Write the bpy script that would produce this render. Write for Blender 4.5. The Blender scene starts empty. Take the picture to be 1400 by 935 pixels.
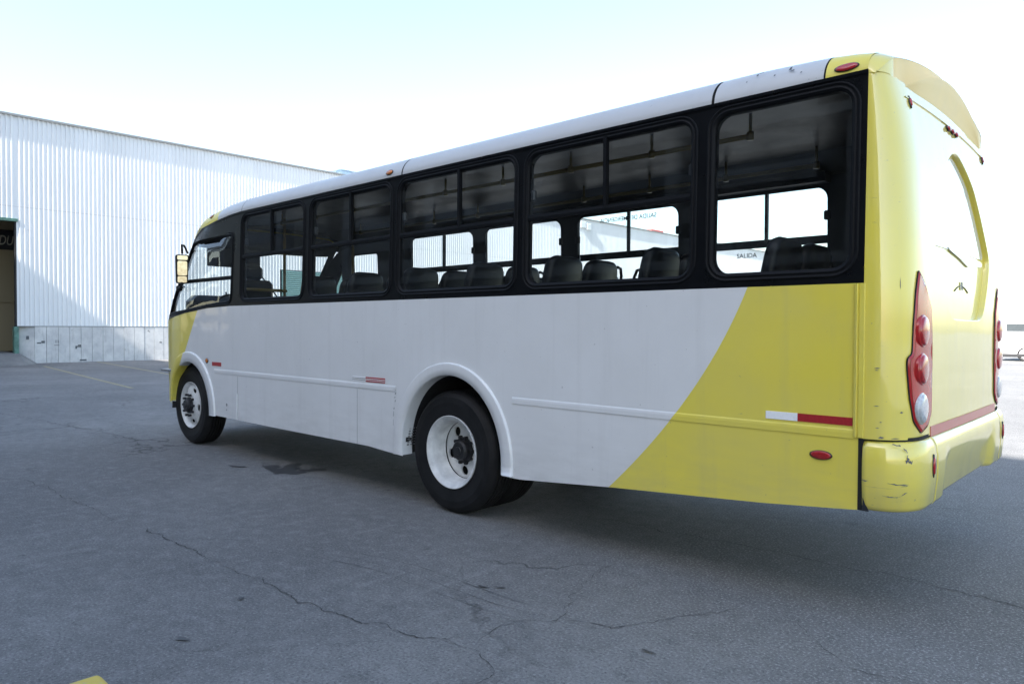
import bpy, math, random
import numpy as np
from mathutils import Vector, Matrix
from mathutils.geometry import delaunay_2d_cdt
random.seed(7); rng = np.random.RandomState(5)
R = math.radians
sc = bpy.context.scene
col = sc.collection

# ---------------------------------------------------------------- camera, world, sun, exposure
cam = bpy.data.cameras.new('camera'); co = bpy.data.objects.new('camera', cam); col.objects.link(co)
cam.sensor_width = 36; cam.lens = 990.2858 / 1400 * 36; cam.clip_start = .05; cam.clip_end = 3000
YAW, PITCH, ROLL = 0.7547, 0.0202, 0.0044
fw = Vector((-math.sin(YAW)*math.cos(PITCH), math.cos(YAW)*math.cos(PITCH), -math.sin(PITCH)))
r0 = Vector((math.cos(YAW), math.sin(YAW), 0)); u0 = r0.cross(fw)
r1 = r0*math.cos(ROLL) + u0*math.sin(ROLL); u1 = -r0*math.sin(ROLL) + u0*math.cos(ROLL)
m = Matrix((r1, u1, -fw)).transposed().to_4x4(); m.translation = Vector((1.208, -3.8617, 1.5145))
co.matrix_world = m
sc.camera = co

SUN_EL, SUN_A = R(38.8), R(4)
S = Vector((math.cos(SUN_EL)*math.sin(SUN_A), -math.cos(SUN_EL)*math.cos(SUN_A), math.sin(SUN_EL)))
w = bpy.data.worlds.new('World'); sc.world = w; w.use_nodes = True
nt = w.node_tree; bg = nt.nodes['Background']
sky = nt.nodes.new('ShaderNodeTexSky'); sky.sky_type = 'NISHITA'; sky.sun_disc = False
sky.sun_elevation = SUN_EL; sky.sun_rotation = math.pi - SUN_A
sky.air_density = 1.3; sky.dust_density = 1.9; sky.ozone_density = 1.0; sky.altitude = 300
hs = nt.nodes.new('ShaderNodeHueSaturation'); hs.inputs['Saturation'].default_value = .93
nt.links.new(sky.outputs[0], hs.inputs['Color']); nt.links.new(hs.outputs[0], bg.inputs[0]); bg.inputs[1].default_value = .112
sd = bpy.data.lights.new('sun', 'SUN'); sd.energy = 5.0; sd.angle = R(.53); sd.color = (1, .965, .92)
so = bpy.data.objects.new('sun', sd); col.objects.link(so)
so.rotation_euler = S.to_track_quat('Z', 'Y').to_euler(); so.location = (0, -20, 30)
sc.view_settings.view_transform = 'Standard'; sc.view_settings.look = 'None'
sc.view_settings.exposure = 1.92; sc.view_settings.gamma = 1
sc.view_settings.use_curve_mapping = False
sc.render.engine = 'CYCLES'
sc.cycles.max_bounces = 10; sc.cycles.transparent_max_bounces = 24; sc.cycles.glossy_bounces = 5
sc.cycles.use_denoising = True; sc.cycles.sample_clamp_indirect = 6

# ---------------------------------------------------------------- node helpers
class NT:
    def __init__(s, name):
        s.m = bpy.data.materials.new(name); s.m.use_nodes = True; s.t = s.m.node_tree
        s.b = s.t.nodes['Principled BSDF']; s.out = s.t.nodes['Material Output']
        s.tc = s.t.nodes.new('ShaderNodeTexCoord')
        s.obj = s.tc.outputs['Object']
    def n(s, typ, **kw):
        nd = s.t.nodes.new(typ)
        for k, v in kw.items(): setattr(nd, k, v)
        return nd
    def set(s, sock, v):
        if isinstance(v, bpy.types.NodeSocket): s.t.links.new(v, sock)
        else: sock.default_value = v
    def math(s, op, a, b=0., c=None, clamp=False):
        nd = s.n('ShaderNodeMath', operation=op, use_clamp=clamp); s.set(nd.inputs[0], a); s.set(nd.inputs[1], b)
        if c is not None: s.set(nd.inputs[2], c)
        return nd.outputs[0]
    def sep(s, v=None):
        nd = s.n('ShaderNodeSeparateXYZ'); s.set(nd.inputs[0], v or s.obj); return nd.outputs
    def mapv(s, scale=(1, 1, 1), loc=(0, 0, 0), rot=(0, 0, 0), v=None):
        nd = s.n('ShaderNodeMapping'); s.set(nd.inputs[0], v or s.obj)
        nd.inputs['Scale'].default_value = scale; nd.inputs['Location'].default_value = loc; nd.inputs['Rotation'].default_value = rot
        return nd.outputs[0]
    def noise(s, scale, detail=3, rough=.55, v=None, dist=0.):
        nd = s.n('ShaderNodeTexNoise'); s.set(nd.inputs['Vector'], v or s.obj)
        nd.inputs['Scale'].default_value = scale; nd.inputs['Detail'].default_value = detail
        nd.inputs['Roughness'].default_value = rough; nd.inputs['Distortion'].default_value = dist
        return nd.outputs[0]
    def ramp(s, f, a, b):          # linear 0..1 between a and b
        nd = s.n('ShaderNodeMapRange'); s.set(nd.inputs[0], f); nd.inputs[1].default_value = a; nd.inputs[2].default_value = b
        return nd.outputs[0]
    def mix(s, f, a, b, mode='MIX'):
        nd = s.n('ShaderNodeMix', data_type='RGBA', blend_type=mode); s.set(nd.inputs[0], f); s.set(nd.inputs[6], a); s.set(nd.inputs[7], b)
        return nd.outputs[2]
    def bump(s, h, strength, dist, normal=None):
        nd = s.n('ShaderNodeBump'); nd.inputs['Strength'].default_value = strength; nd.inputs['Distance'].default_value = dist
        s.set(nd.inputs['Height'], h)
        if normal: s.set(nd.inputs['Normal'], normal)
        return nd.outputs[0]
def C(r, g=None, b=None):
    return (r, r, r, 1) if g is None else (r, g, b, 1)
def simple(name, c, rough=.5, metal=0., coat=0., var=.12, vs=9., spec=.5, emis=None, bump=0.):
    N = NT(name); b = N.b
    f = N.ramp(N.noise(vs, 5, .6), .3, .7)
    dk = tuple(x*(1-var) for x in c[:3]) + (1,); lt = tuple(min(1, x*(1+var*.5)) for x in c[:3]) + (1,)
    N.set(b.inputs['Base Color'], N.mix(f, dk, lt))
    N.set(b.inputs['Roughness'], N.math('ADD', rough-.04, N.math('MULTIPLY', f, .08)))
    b.inputs['Metallic'].default_value = metal; b.inputs['Coat Weight'].default_value = coat; b.inputs['Coat Roughness'].default_value = .06
    b.inputs['Specular IOR Level'].default_value = spec
    if bump: N.set(b.inputs['Normal'], N.bump(N.noise(vs*6, 4), bump, .004))
    return N.m
OX, OY = -4.3, 1.2                         # the bus stands here; its parts are modelled round this point
YEL, WHT = C(.84, .70, .085), C(.80, .80, .80)
def livery(name, force=None, scuff=0., coat=.6, wt=.80):
    N = NT(name); b = N.b; x, y, z = N.sep()
    X = N.math('ADD', x, OX)
    dz = N.math('SUBTRACT', 1.745, z)
    xs = N.math('SUBTRACT', -.615, N.math('ADD', N.math('MULTIPLY', dz, .41), N.math('MULTIPLY', N.math('MULTIPLY', dz, dz), .26)))
    rear = N.math('GREATER_THAN', X, xs)
    roof = N.math('MULTIPLY', N.math('GREATER_THAN', z, 2.2), N.math('GREATER_THAN', X, -.215))
    rear = N.math('MULTIPLY', rear, N.math('LESS_THAN', z, 2.2))
    xf = N.math('SUBTRACT', -7.80, N.math('MULTIPLY', N.math('SUBTRACT', 1.66, z), .72))
    front = N.math('MULTIPLY', N.math('LESS_THAN', X, xf), N.math('LESS_THAN', z, 2.2))
    froof = N.math('MULTIPLY', N.math('LESS_THAN', X, -7.25), N.math('GREATER_THAN', z, 2.2))
    msk = N.math('MAXIMUM', N.math('MAXIMUM', rear, roof), N.math('MAXIMUM', front, froof))
    if force == 'y': msk = 1.0
    if force == 'w': msk = 0.0
    base = N.mix(msk, C(wt, wt, wt), YEL)
    d1 = N.ramp(N.noise(1.3, 6, .65), .35, .75)
    base = N.mix(N.math('MULTIPLY', d1, .16), base, C(.42, .41, .38))
    rain = N.ramp(N.noise(1.0, 5, .65, v=N.mapv((9, 9, .5))), .52, .75); base = N.mix(N.math('MULTIPLY', rain, .12), base, C(.36, .35, .33))
    # road film towards the skirt
    low = N.math('MULTIPLY', N.ramp(z, .95, .4), N.ramp(N.noise(7, 5, .6, v=N.mapv((.5, .5, 2.2))), .35, .8))
    base = N.mix(N.math('MULTIPLY', low, .28), base, C(.30, .29, .27))
    # small chips and specks
    chip = N.math('GREATER_THAN', N.noise(38, 2, .5), .765)
    base = N.mix(N.math('MULTIPLY', chip, .35), base, C(.2))
    if scuff:
        s1 = N.ramp(N.noise(7, 6, .75, v=N.mapv((2.6, 2.6, 10))), .635, .66)
        s2 = N.ramp(N.noise(2.4, 2, .5, v=N.mapv((1, 1, 1), (3, 1, 2))), .50, .54)
        base = N.mix(N.math('MULTIPLY', N.math('MULTIPLY', s1, s2), scuff), base, C(.14, .14, .15))
    N.set(b.inputs['Base Color'], base)
    N.set(b.inputs['Roughness'], N.math('ADD', .28, N.math('MULTIPLY', d1, .2)))
    b.inputs['Coat Weight'].default_value = coat; b.inputs['Coat Roughness'].default_value = .05
    if force == 'y': b.inputs['Coat IOR'].default_value = 1.75
    wv = N.noise(.9, 2, .4, v=N.mapv((1, 1, .7))); N.set(b.inputs['Normal'], N.bump(wv, .55, .03))
    N.set(b.inputs['Coat Normal'], N.bump(N.noise(1.7, 2, .4), .5, .02))
    return N.m
M = {}
M['body'] = livery('body paint'); M['yellow'] = livery('yellow paint', 'y', .45, 1.); M['white'] = livery('white paint', 'w', .9, .15); M['visor'] = simple('faded yellow visor', C(.86, .64, .26), .5, var=.06, vs=3); M['roof'] = livery('roof paint', None, 0., .10, .54); M['roofw'] = livery('weathered roof paint', 'w', 1., .05, .56)
M['black'] = simple('black gloss band', C(.004, .0045, .006), .3, coat=0, var=.3, spec=.2)
M['rubber'] = simple('rubber', C(.018, .018, .02), .55, var=.25, bump=.1)
M['frame'] = simple('window rubber', C(.006, .0065, .008), .55, var=.25, spec=.15)
M['tyre'] = simple('tyre rubber', C(.012, .012, .013), .62, var=.5, vs=9, spec=.3, bump=.25)
M['rim'] = simple('rim white', C(.72, .72, .71), .45, var=.26, vs=9)
M['hub'] = simple('hub dark', C(.02, .02, .022), .5, var=.5, vs=30, bump=.3)
M['under'] = simple('underbody', C(.02, .02, .021), .8, var=.4)
M['steel'] = simple('steel', C(.35, .35, .36), .4, metal=.7, var=.3)
M['dplast'] = simple('dark plastic', C(.028, .030, .036), .42, var=.2)
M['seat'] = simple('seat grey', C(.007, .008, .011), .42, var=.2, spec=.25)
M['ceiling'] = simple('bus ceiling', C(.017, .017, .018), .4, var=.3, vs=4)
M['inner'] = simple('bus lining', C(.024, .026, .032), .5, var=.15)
M['rail'] = simple('yellow rail', C(.20, .15, .05), .35)
M['red'] = simple('red lens', C(.45, .012, .015), .15, coat=.8, var=.35, vs=40)
M['redl'] = simple('red lamp housing', C(.45, .012, .012), .2, coat=.5, var=.25, vs=8)
M['clear'] = simple('clear lens', C(.55, .57, .60), .12, coat=.8, var=.3, vs=60)
M['amber'] = simple('amber lens', C(.55, .16, .02), .2, coat=.6, var=.3, vs=40)
M['refr'] = simple('red reflective tape', C(.42, .02, .025), .35, coat=.3, var=.2, vs=90)
M['refw'] = simple('white reflective tape', C(.95, .95, .96), .3, coat=.6, var=.04, vs=90)
M['pinkt'] = simple('faded red tape', C(.55, .14, .12), .35, coat=.3, var=.1, vs=30)
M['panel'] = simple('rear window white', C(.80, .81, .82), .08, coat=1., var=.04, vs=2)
M['chrome'] = simple('chrome', C(.7, .7, .72), .12, metal=1., var=.05)
M['mirror'] = simple('mirror glass', C(.62, .60, .55), .08, metal=1., var=.25, vs=22)
M['scuff'] = simple('scuffed grey plastic', C(.16, .16, .17), .7, var=.4, vs=60); M['gap'] = simple('gap dark', C(.01), .8)
M['faint'] = simple('faint lettering', C(.34, .35, .36), .6); M['ink'] = simple('lettering dark', C(.10, .11, .12), .6)
def glass(name, tint=.9, rough=.0, dirt=.05):
    N = NT(name); t = N.t; t.nodes.remove(N.b)
    tr = N.n('ShaderNodeBsdfTransparent'); tr.inputs[0].default_value = (tint*.96, tint, tint, 1)
    gl = N.n('ShaderNodeBsdfGlossy'); gl.inputs['Roughness'].default_value = rough
    fr = N.n('ShaderNodeFresnel'); gm = N.n('ShaderNodeNewGeometry'); N.set(fr.inputs[0], N.math('SUBTRACT', 1.5, N.math('MULTIPLY', gm.outputs['Backfacing'], 1.5-1/1.5)))
    wv = N.bump(N.noise(1.6, 2, .4), .12, .01); N.set(gl.inputs['Normal'], wv)
    m1 = N.n('ShaderNodeMixShader'); N.set(m1.inputs[0], N.math('MULTIPLY', fr.outputs[0], 1.05, clamp=True)); t.links.new(tr.outputs[0], m1.inputs[1]); t.links.new(gl.outputs[0], m1.inputs[2])
    df = N.n('ShaderNodeBsdfDiffuse'); df.inputs[0].default_value = C(.5)
    d = N.math('MULTIPLY', N.ramp(N.noise(3.2, 6, .7), .42, .8), dirt)
    m2 = N.n('ShaderNodeMixShader'); N.set(m2.inputs[0], d); t.links.new(m1.outputs[0], m2.inputs[1]); t.links.new(df.outputs[0], m2.inputs[2])
    t.links.new(m2.outputs[0], N.out.inputs[0])
    return N.m
M['glass'] = glass('window glass', .88, dirt=.02); M['wind'] = glass('windscreen glass', .86, dirt=.04); M['cglass'] = simple('car glass', C(.05, .06, .065), .5, coat=.0, spec=.2)

# ---------------------------------------------------------------- mesh helpers
def mesh(name, V, F, mats, parent=None, smooth=True, idx=None, origin=None, label=None):
    me = bpy.data.meshes.new(name)
    V = np.asarray(V, float)
    if parent is not None and origin is None: origin = parent.get('_o', (0, 0, 0))
    if origin is None: origin = (0, 0, 0)
    V = V - np.asarray(origin, float)
    me.from_pydata([tuple(v) for v in V], [], [tuple(int(i) for i in f) for f in F])
    if not isinstance(mats, (list, tuple)): mats = [mats]
    for mm in mats: me.materials.append(mm)
    if idx is not None: me.polygons.foreach_set('material_index', idx)
    me.polygons.foreach_set('use_smooth', [smooth]*len(F)); me.update()
    o = bpy.data.objects.new(name, me); col.objects.link(o)
    if parent is not None: o.parent = parent; o['_o'] = list(origin)
    else: o.location = origin
    if label: o['label'] = label
    return o
def tag(o, label, cat=None, group=None, kind=None):
    if label: o['label'] = label
    if cat: o['category'] = cat
    if group: o['group'] = group
    if kind: o['kind'] = kind
    return o
def empty(name, loc, label, cat, group=None, rz=0.):
    o = bpy.data.objects.new(name, None); col.objects.link(o); o.location = loc; o.rotation_euler = (0, 0, rz)
    o.empty_display_size = .2
    if rz == 0: o['_o'] = list(loc)
    return tag(o, label, cat, group)
class B:
    """collects simple solids into one mesh"""
    def __init__(s): s.V = []; s.F = []; s.I = []
    def add(s, V, F, i=0):
        n = len(s.V); s.V += [tuple(v) for v in V]; s.F += [tuple(a+n for a in f) for f in F]; s.I += [i]*len(F); return s
    def box(s, a, b, i=0):
        (x0, y0, z0), (x1, y1, z1) = a, b
        V = [(x0,y0,z0),(x1,y0,z0),(x1,y1,z0),(x0,y1,z0),(x0,y0,z1),(x1,y0,z1),(x1,y1,z1),(x0,y1,z1)]
        return s.add(V, [(0,3,2,1),(4,5,6,7),(0,1,5,4),(1,2,6,5),(2,3,7,6),(3,0,4,7)], i)
    def rbox(s, a, b, r=.01, i=0):           # box with chamfered edges
        a = np.array(a, float); b = np.array(b, float); c = (a+b)/2; h = (b-a)/2
        V = []; 
        for sx in (-1, 1):
            for sy in (-1, 1):
                for sz in (-1, 1):
                    for k in range(3):
                        q = np.array([sx, sy, sz])*(h - r); q[k] += np.array([sx, sy, sz])[k]*r
                        V.append(c+q)
        me = bpy.data.meshes.new('t'); import bmesh
        bm = bmesh.new()
        for v in V: bm.verts.new(v)
        bmesh.ops.convex_hull(bm, input=bm.verts); bm.verts.index_update()
        Vv = [tuple(v.co) for v in bm.verts]; Ff = [tuple(v.index for v in f.verts) for f in bm.faces]; bm.free(); bpy.data.meshes.remove(me)
        return s.add(Vv, Ff, i)
    def tube(s, P, r, n=10, i=0, closed=False, caps=True):
        P = [Vector(p) for p in P]; V = []; m_ = len(P); up = None
        for k, p in enumerate(P):
            a = P[(k-1) % m_] if (closed or k > 0) else p; c = P[(k+1) % m_] if (closed or k < m_-1) else p
            t = (c-a).normalized()
            if up is None: up = Vector((0, 0, 1)) if abs(t.z) < .9 else Vector((1, 0, 0))
            sd_ = t.cross(up).normalized(); up = sd_.cross(t).normalized()
            rr = r[k] if isinstance(r, (list, tuple)) else r
            for j in range(n):
                an = 2*math.pi*j/n; V.append(p + sd_*math.cos(an)*rr + up*math.sin(an)*rr)
        F = []
        for k in range(m_ if closed else m_-1):
            for j in range(n):
                F.append((k*n+j, k*n+(j+1) % n, ((k+1) % m_)*n+(j+1) % n, ((k+1) % m_)*n+j))
        if not closed and caps: F += [tuple(range(n-1, -1, -1)), tuple((m_-1)*n+j for j in range(n))]
        return s.add(V, F, i)
    def lathe(s, prof, c, n=48, i=0, axis='y', closed=False):   # prof: (radius, along axis)
        V = []; m_ = len(prof)
        for k in range(n):
            a = 2*math.pi*k/n
            for (r, h) in prof:
                if axis == 'y': V.append((c[0]+r*math.cos(a), c[1]+h, c[2]+r*math.sin(a)))
                elif axis == 'z': V.append((c[0]+r*math.cos(a), c[1]+r*math.sin(a), c[2]+h))
                else: V.append((c[0]+h, c[1]+r*math.cos(a), c[2]+r*math.sin(a)))
        F = []
        for k in range(n):
            for j in range(m_ if closed else m_-1):
                j2 = (j+1) % m_
                F.append((k*m_+j, k*m_+j2, ((k+1) % n)*m_+j2, ((k+1) % n)*m_+j))
        return s.add(V, F, i)
    def build(s, name, mats, parent=None, smooth=False, label=None, origin=None, split=False):
        if split:
            par = list(range(len(s.V)))
            def fd(a):
                while par[a] != a: par[a] = par[par[a]]; a = par[a]
                return a
            for f in s.F:
                for q in f[1:]: par[fd(q)] = fd(f[0])
            gr = {}
            for k, f in enumerate(s.F): gr.setdefault(fd(f[0]), []).append(k)
            for ks in gr.values():
                vs = sorted({v for k in ks for v in s.F[k]}); mp = {v: i for i, v in enumerate(vs)}
                mesh(name, [s.V[v] for v in vs], [tuple(mp[v] for v in s.F[k]) for k in ks], mats, parent, smooth, [s.I[k] for k in ks], origin, label)
            return
        return mesh(name, s.V, s.F, mats, parent, smooth, s.I, origin, label)
def inside(poly, P):
    x, y = P[:, 0], P[:, 1]; r_ = np.zeros(len(P), bool); n = len(poly); j = n-1
    for i in range(n):
        xi, yi = poly[i]; xj, yj = poly[j]
        c = ((yi > y) != (yj > y)) & (x < (xj-xi)*(y-yi)/(yj-yi+1e-12)+xi); r_ ^= c; j = i
    return r_
def plate(outer, holes, step, fn, want):
    """flat outline with holes, filled with a fine net and laid on the surface fn(u, v); want = wanted normal"""
    outer = np.array(outer, float); holes = [np.array(h, float) for h in holes]
    P = []; E = []
    def loop(pts, sub):
        L = []
        n = len(pts)
        for i in range(n):
            a, b = pts[i], pts[(i+1) % n]; k = max(1, int(np.hypot(*(b-a))/sub))
            for t in range(k): L.append(a+(b-a)*t/k)
        s0 = len(P); P.extend(L); E.extend([(s0+i, s0+(i+1) % len(L)) for i in range(len(L))])
    loop(outer, step)
    for h in holes: loop(h, step)
    nb = len(P)
    (x0, y0), (x1, y1) = outer.min(0), outer.max(0)
    G_ = np.array([(a, b) for a in np.arange(x0+step*.5, x1, step) for b in np.arange(y0+step*.5, y1, step)])
    if len(G_):
        BP = np.array(P)
        ok = inside(outer, G_)
        for h in holes: ok &= ~inside(h, G_)
        G_ = G_[ok]
        d = np.array([np.min(np.hypot(BP[:, 0]-g[0], BP[:, 1]-g[1])) for g in G_]) if len(G_) else np.zeros(0)
        P.extend(list(G_[d > step*.35]))
    r_ = delaunay_2d_cdt([Vector(p) for p in P], E, [], 0, 1e-6)
    vv = np.array([tuple(v) for v in r_[0]]); F = [tuple(f) for f in r_[2]]
    cen = np.array([vv[list(f)].mean(0) for f in F]); ok = inside(outer, cen)
    for h in holes: ok &= ~inside(h, cen)
    F = [f for f, k in zip(F, ok) if k]
    V = np.array([fn(a, b) for a, b in vv])
    f = F[len(F)//2]; n = np.zeros(3)
    for f in F[:60]: n += np.cross(V[f[1]]-V[f[0]], V[f[2]]-V[f[0]])
    if np.dot(n, want) < 0: F = [g[::-1] for g in F]
    return V, F
def rrect(x0, x1, z0, z1, r, n=6):
    P = []
    for (cx, cz, a0) in ((x1-r, z1-r, 0), (x0+r, z1-r, 90), (x0+r, z0+r, 180), (x1-r, z0+r, 270)):
        for k in range(n+1):
            a = R(a0+90*k/n); P.append((cx+r*math.cos(a), cz+r*math.sin(a)))
    return P
def rpoly(pts, r, n=5):
    """polygon with rounded corners"""
    P = []; m_ = len(pts)
    for i in range(m_):
        p = np.array(pts[i], float); a = np.array(pts[i-1], float)-p; b = np.array(pts[(i+1) % m_], float)-p
        la, lb = np.hypot(*a), np.hypot(*b); q = min(r[i] if isinstance(r, (list, tuple)) else r, la*.45, lb*.45)
        A_, B_ = p+a/la*q, p+b/lb*q
        for k in range(n+1):
            t = k/n; P.append(tuple((1-t)**2*A_+2*t*(1-t)*p+t*t*B_))
    return P
def ring(b, pts, prof, fn, i=0):
    """sweep a small profile (inward offset, outward height) round a closed outline laid on fn(u, v, h)"""
    P = np.array(pts, float); n = len(P); area = 0
    keep = [k for k in range(n) if np.hypot(*(P[k]-P[k-1])) > 1e-5]; P = P[keep]; n = len(P)
    for k in range(n): area += P[k-1][0]*P[k][1]-P[k][0]*P[k-1][1]
    sgn = 1 if area > 0 else -1
    N_ = []
    for k in range(n):
        t = P[(k+1) % n]-P[k-1]; t /= np.hypot(*t)+1e-9; N_.append(sgn*np.array([-t[1], t[0]]))
    V = []; m_ = len(prof)
    for k in range(n):
        for (o_, h) in prof:
            q = P[k]+N_[k]*o_; V.append(fn(q[0], q[1], h))
    F = [(k*m_+j, k*m_+j+1, ((k+1) % n)*m_+j+1, ((k+1) % n)*m_+j) for k in range(n) for j in range(m_-1)]
    if sgn < 0: F = [f[::-1] for f in F]
    b.add(V, F, i)
def slab(b, outer, fn, h0, h1, step=.2, want=(0, -1, 0), i=0, holes=()):
    """outline laid on fn(u, v, h) between heights h0 and h1, with side walls"""
    V1, F1 = plate(outer, holes, step, lambda a, c: fn(a, c, h1), want); b.add(V1, F1, i)
    for L in [outer]+list(holes):
        n = len(L); V = [fn(p[0], p[1], h1) for p in L]+[fn(p[0], p[1], h0) for p in L]
        b.add(V, [(k, (k+1) % n, n+(k+1) % n, n+k) for k in range(n)], i)

# ---------------------------------------------------------------- setting materials
def ground_mat():
    N = NT('asphalt'); b = N.b
    base = N.mix(N.ramp(N.noise(.22, 5, .6), .40, .62), C(.115, .112, .110), C(.225, .220, .212))
    base = N.mix(N.math('MULTIPLY', N.ramp(N.noise(1.3, 9, .72, dist=.8), .44, .60), .55), base, C(.11, .108, .108))
    base = N.mix(N.math('MULTIPLY', N.ramp(N.noise(.9, 5, .7, v=N.mapv((.35, 2.2, 1), (7, 3, 0), (0, 0, .35))), .56, .8), .45), base, C(.23, .23, .225))
    md = N.noise(9, 8, .75); base = N.mix(N.math('MULTIPLY', N.ramp(md, .50, .62), .5), base, C(.26, .255, .25)); base = N.mix(N.math('MULTIPLY', N.ramp(md, .46, .38), .55), base, C(.085))
    sk = N.ramp(N.noise(1.0, 5, .7, v=N.mapv((9, .55, 1), (3, 1, 0), (0, 0, 1.05))), .60, .66); base = N.mix(N.math('MULTIPLY', sk, .22), base, C(.33, .325, .32))
    sk2 = N.ramp(N.noise(1.0, 5, .7, v=N.mapv((.6, 11, 1), (8, 2, 0), (0, 0, .5))), .62, .67); base = N.mix(N.math('MULTIPLY', sk2, .25), base, C(.07))
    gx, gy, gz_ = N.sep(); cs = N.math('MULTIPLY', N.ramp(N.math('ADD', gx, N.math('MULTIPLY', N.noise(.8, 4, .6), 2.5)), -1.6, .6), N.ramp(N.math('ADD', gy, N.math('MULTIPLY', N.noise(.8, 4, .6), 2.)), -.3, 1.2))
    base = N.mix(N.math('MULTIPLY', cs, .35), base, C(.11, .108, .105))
    sp = N.noise(70, 4, .7); sp2 = N.noise(210, 3, .6)
    base = N.mix(N.math('MULTIPLY', N.ramp(sp, .54, .66), N.math('ADD', .6, N.math('MULTIPLY', cs, .7))), base, C(.42, .41, .40)); base = N.mix(N.math('MULTIPLY', N.ramp(sp, .46, .34), .85), base, C(.04))
    base = N.mix(N.math('MULTIPLY', N.ramp(sp2, .4, .65), .5), base, C(.25))
    ob = N.math('MULTIPLY', N.ramp(N.noise(1.7, 4, .6, v=N.mapv((1, 1, 1), (4, 9, 0))), .68, .74), .55)
    base = N.mix(ob, base, C(.05, .05, .052))
    # fine hairline cracking
    vo = N.n('ShaderNodeTexVoronoi', feature='DISTANCE_TO_EDGE'); vo.inputs['Scale'].default_value = .42
    dv = N.n('ShaderNodeVectorMath', operation='ADD'); N.set(dv.inputs[0], N.obj)
    sc_ = N.n('ShaderNodeVectorMath', operation='SCALE'); nz = N.n('ShaderNodeTexNoise'); nz.inputs['Scale'].default_value = 2.3; nz.inputs['Detail'].default_value = 7
    N.set(nz.inputs['Vector'], N.obj); N.set(sc_.inputs[0], nz.outputs['Color']); sc_.inputs['Scale'].default_value = .9
    N.set(dv.inputs[1], sc_.outputs[0]); N.set(vo.inputs['Vector'], dv.outputs[0])
    cr = N.math('MULTIPLY', N.ramp(vo.outputs['Distance'], .010, .002), N.ramp(N.noise(.35, 3, .6, v=N.mapv((1, 1, 1), (2, 5, 0))), .50, .62))
    base = N.mix(N.math('MULTIPLY', cr, .6), base, C(.035))
    N.set(b.inputs['Base Color'], base)
    N.set(b.inputs['Roughness'], N.math('ADD', .72, N.math('MULTIPLY', sp, .25))); b.inputs['Specular IOR Level'].default_value = .35
    h = N.math('ADD', N.math('MULTIPLY', sp, 1.), N.math('ADD', N.math('MULTIPLY', sp2, .5), N.math('MULTIPLY', cr, -1.5)))
    N.set(b.inputs['Normal'], N.bump(h, .8, .010, N.bump(N.noise(.8, 4, .5), .35, .05)))
    return N.m
def sheet_mat(name, c, rust=.25):
    N = NT(name); b = N.b; x, y, z = N.sep()
    base = N.mix(N.ramp(N.noise(.5, 5, .6, v=N.mapv((1, 1, .25))), .3, .7), C(*[v*.93 for v in c]), C(*c))
    wn_ = N.n('ShaderNodeTexWhiteNoise', noise_dimensions='1D'); N.set(wn_.inputs['W'], N.math('FLOOR', N.math('DIVIDE', y, .978)))
    base = N.mix(N.math('MULTIPLY', wn_.outputs[0], .16), base, C(*[v*.55 for v in c]))
    lap = N.math('COMPARE', z, 6.15, .012); base = N.mix(N.math('MULTIPLY', lap, .35), base, C(*[v*.4 for v in c]))
    stripe = N.noise(1.0, 3, .6, v=N.mapv((6, 6, .12)))
    base = N.mix(N.math('MULTIPLY', N.ramp(stripe, .5, .8), .25), base, C(*[v*.8 for v in c]))
    # screws with a little rust, in rows
    vo = N.n('ShaderNodeTexVoronoi'); vo.inputs['Scale'].default_value = 1.5; N.set(vo.inputs['Vector'], N.obj)
    dot = N.ramp(vo.outputs['Distance'], .045, .02)
    base = N.mix(N.math('MULTIPLY', dot, rust*2), base, C(.25, .2, .17))
    N.set(b.inputs['Base Color'], base); b.inputs['Roughness'].default_value = .42; b.inputs['Metallic'].default_value = 0
    return N.m
def conc_mat(name, c=.42, st=.7):
    N = NT(name); b = N.b
    f = N.ramp(N.noise(1.6, 6, .65), .3, .72); base = N.mix(f, C(c*.72, c*.72, c*.73), C(c*1.1, c*1.09, c*1.06))
    dr = N.ramp(N.noise(2.2, 5, .7, v=N.mapv((3, 3, .6), (2, 0, 1))), .55, .75)
    base = N.mix(N.math('MULTIPLY', dr, st*.6), base, C(.14, .12, .10))
    pt = N.ramp(N.noise(5, 4, .6, v=N.mapv((1, 1, 1), (9, 3, 1))), .69, .72); base = N.mix(N.math('MULTIPLY', pt, st), base, C(.06))
    N.set(b.inputs['Base Color'], base); b.inputs['Roughness'].default_value = .85
    N.set(b.inputs['Normal'], N.bump(N.noise(30, 5, .6), .4, .01))
    return N.m
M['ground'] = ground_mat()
M['sheet'] = sheet_mat('white corrugated sheet', (.86, .87, .88)); M['teal'] = sheet_mat('teal shutter', (.22, .38, .37))
M['conc'] = conc_mat('plinth concrete', .68, .6); M['apron'] = conc_mat('apron concrete', .22, .3)
M['flash'] = simple('flashing grey', C(.30, .31, .31), .5); M['brown'] = sheet_mat('brown sheet', (.42, .33, .20)); M['green'] = simple('green painted steel', C(.10, .22, .18), .55, var=.5, vs=6)
M['line'] = simple('worn yellow line paint', C(.32, .29, .18), .8, var=.4, vs=14)
M['crack'] = simple('crack fill', C(.062), .9, var=.5, vs=20); M['stain'] = simple('oil stain', C(.065, .065, .067), .5, var=.35, vs=6)
M['cream'] = simple('cream lettering', C(.55, .52, .42), .6); M['facade'] = sheet_mat('grey sheet', (.22, .23, .25)); M['column'] = conc_mat('column concrete', .36)
M['bluew'] = simple('pale blue paint', C(.45, .60, .75), .4); M['carw'] = simple('white car paint', C(.8, .8, .8), .3, coat=.7, var=.04)
M['darkin'] = simple('dark interior', C(.03, .03, .032), .8)

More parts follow.
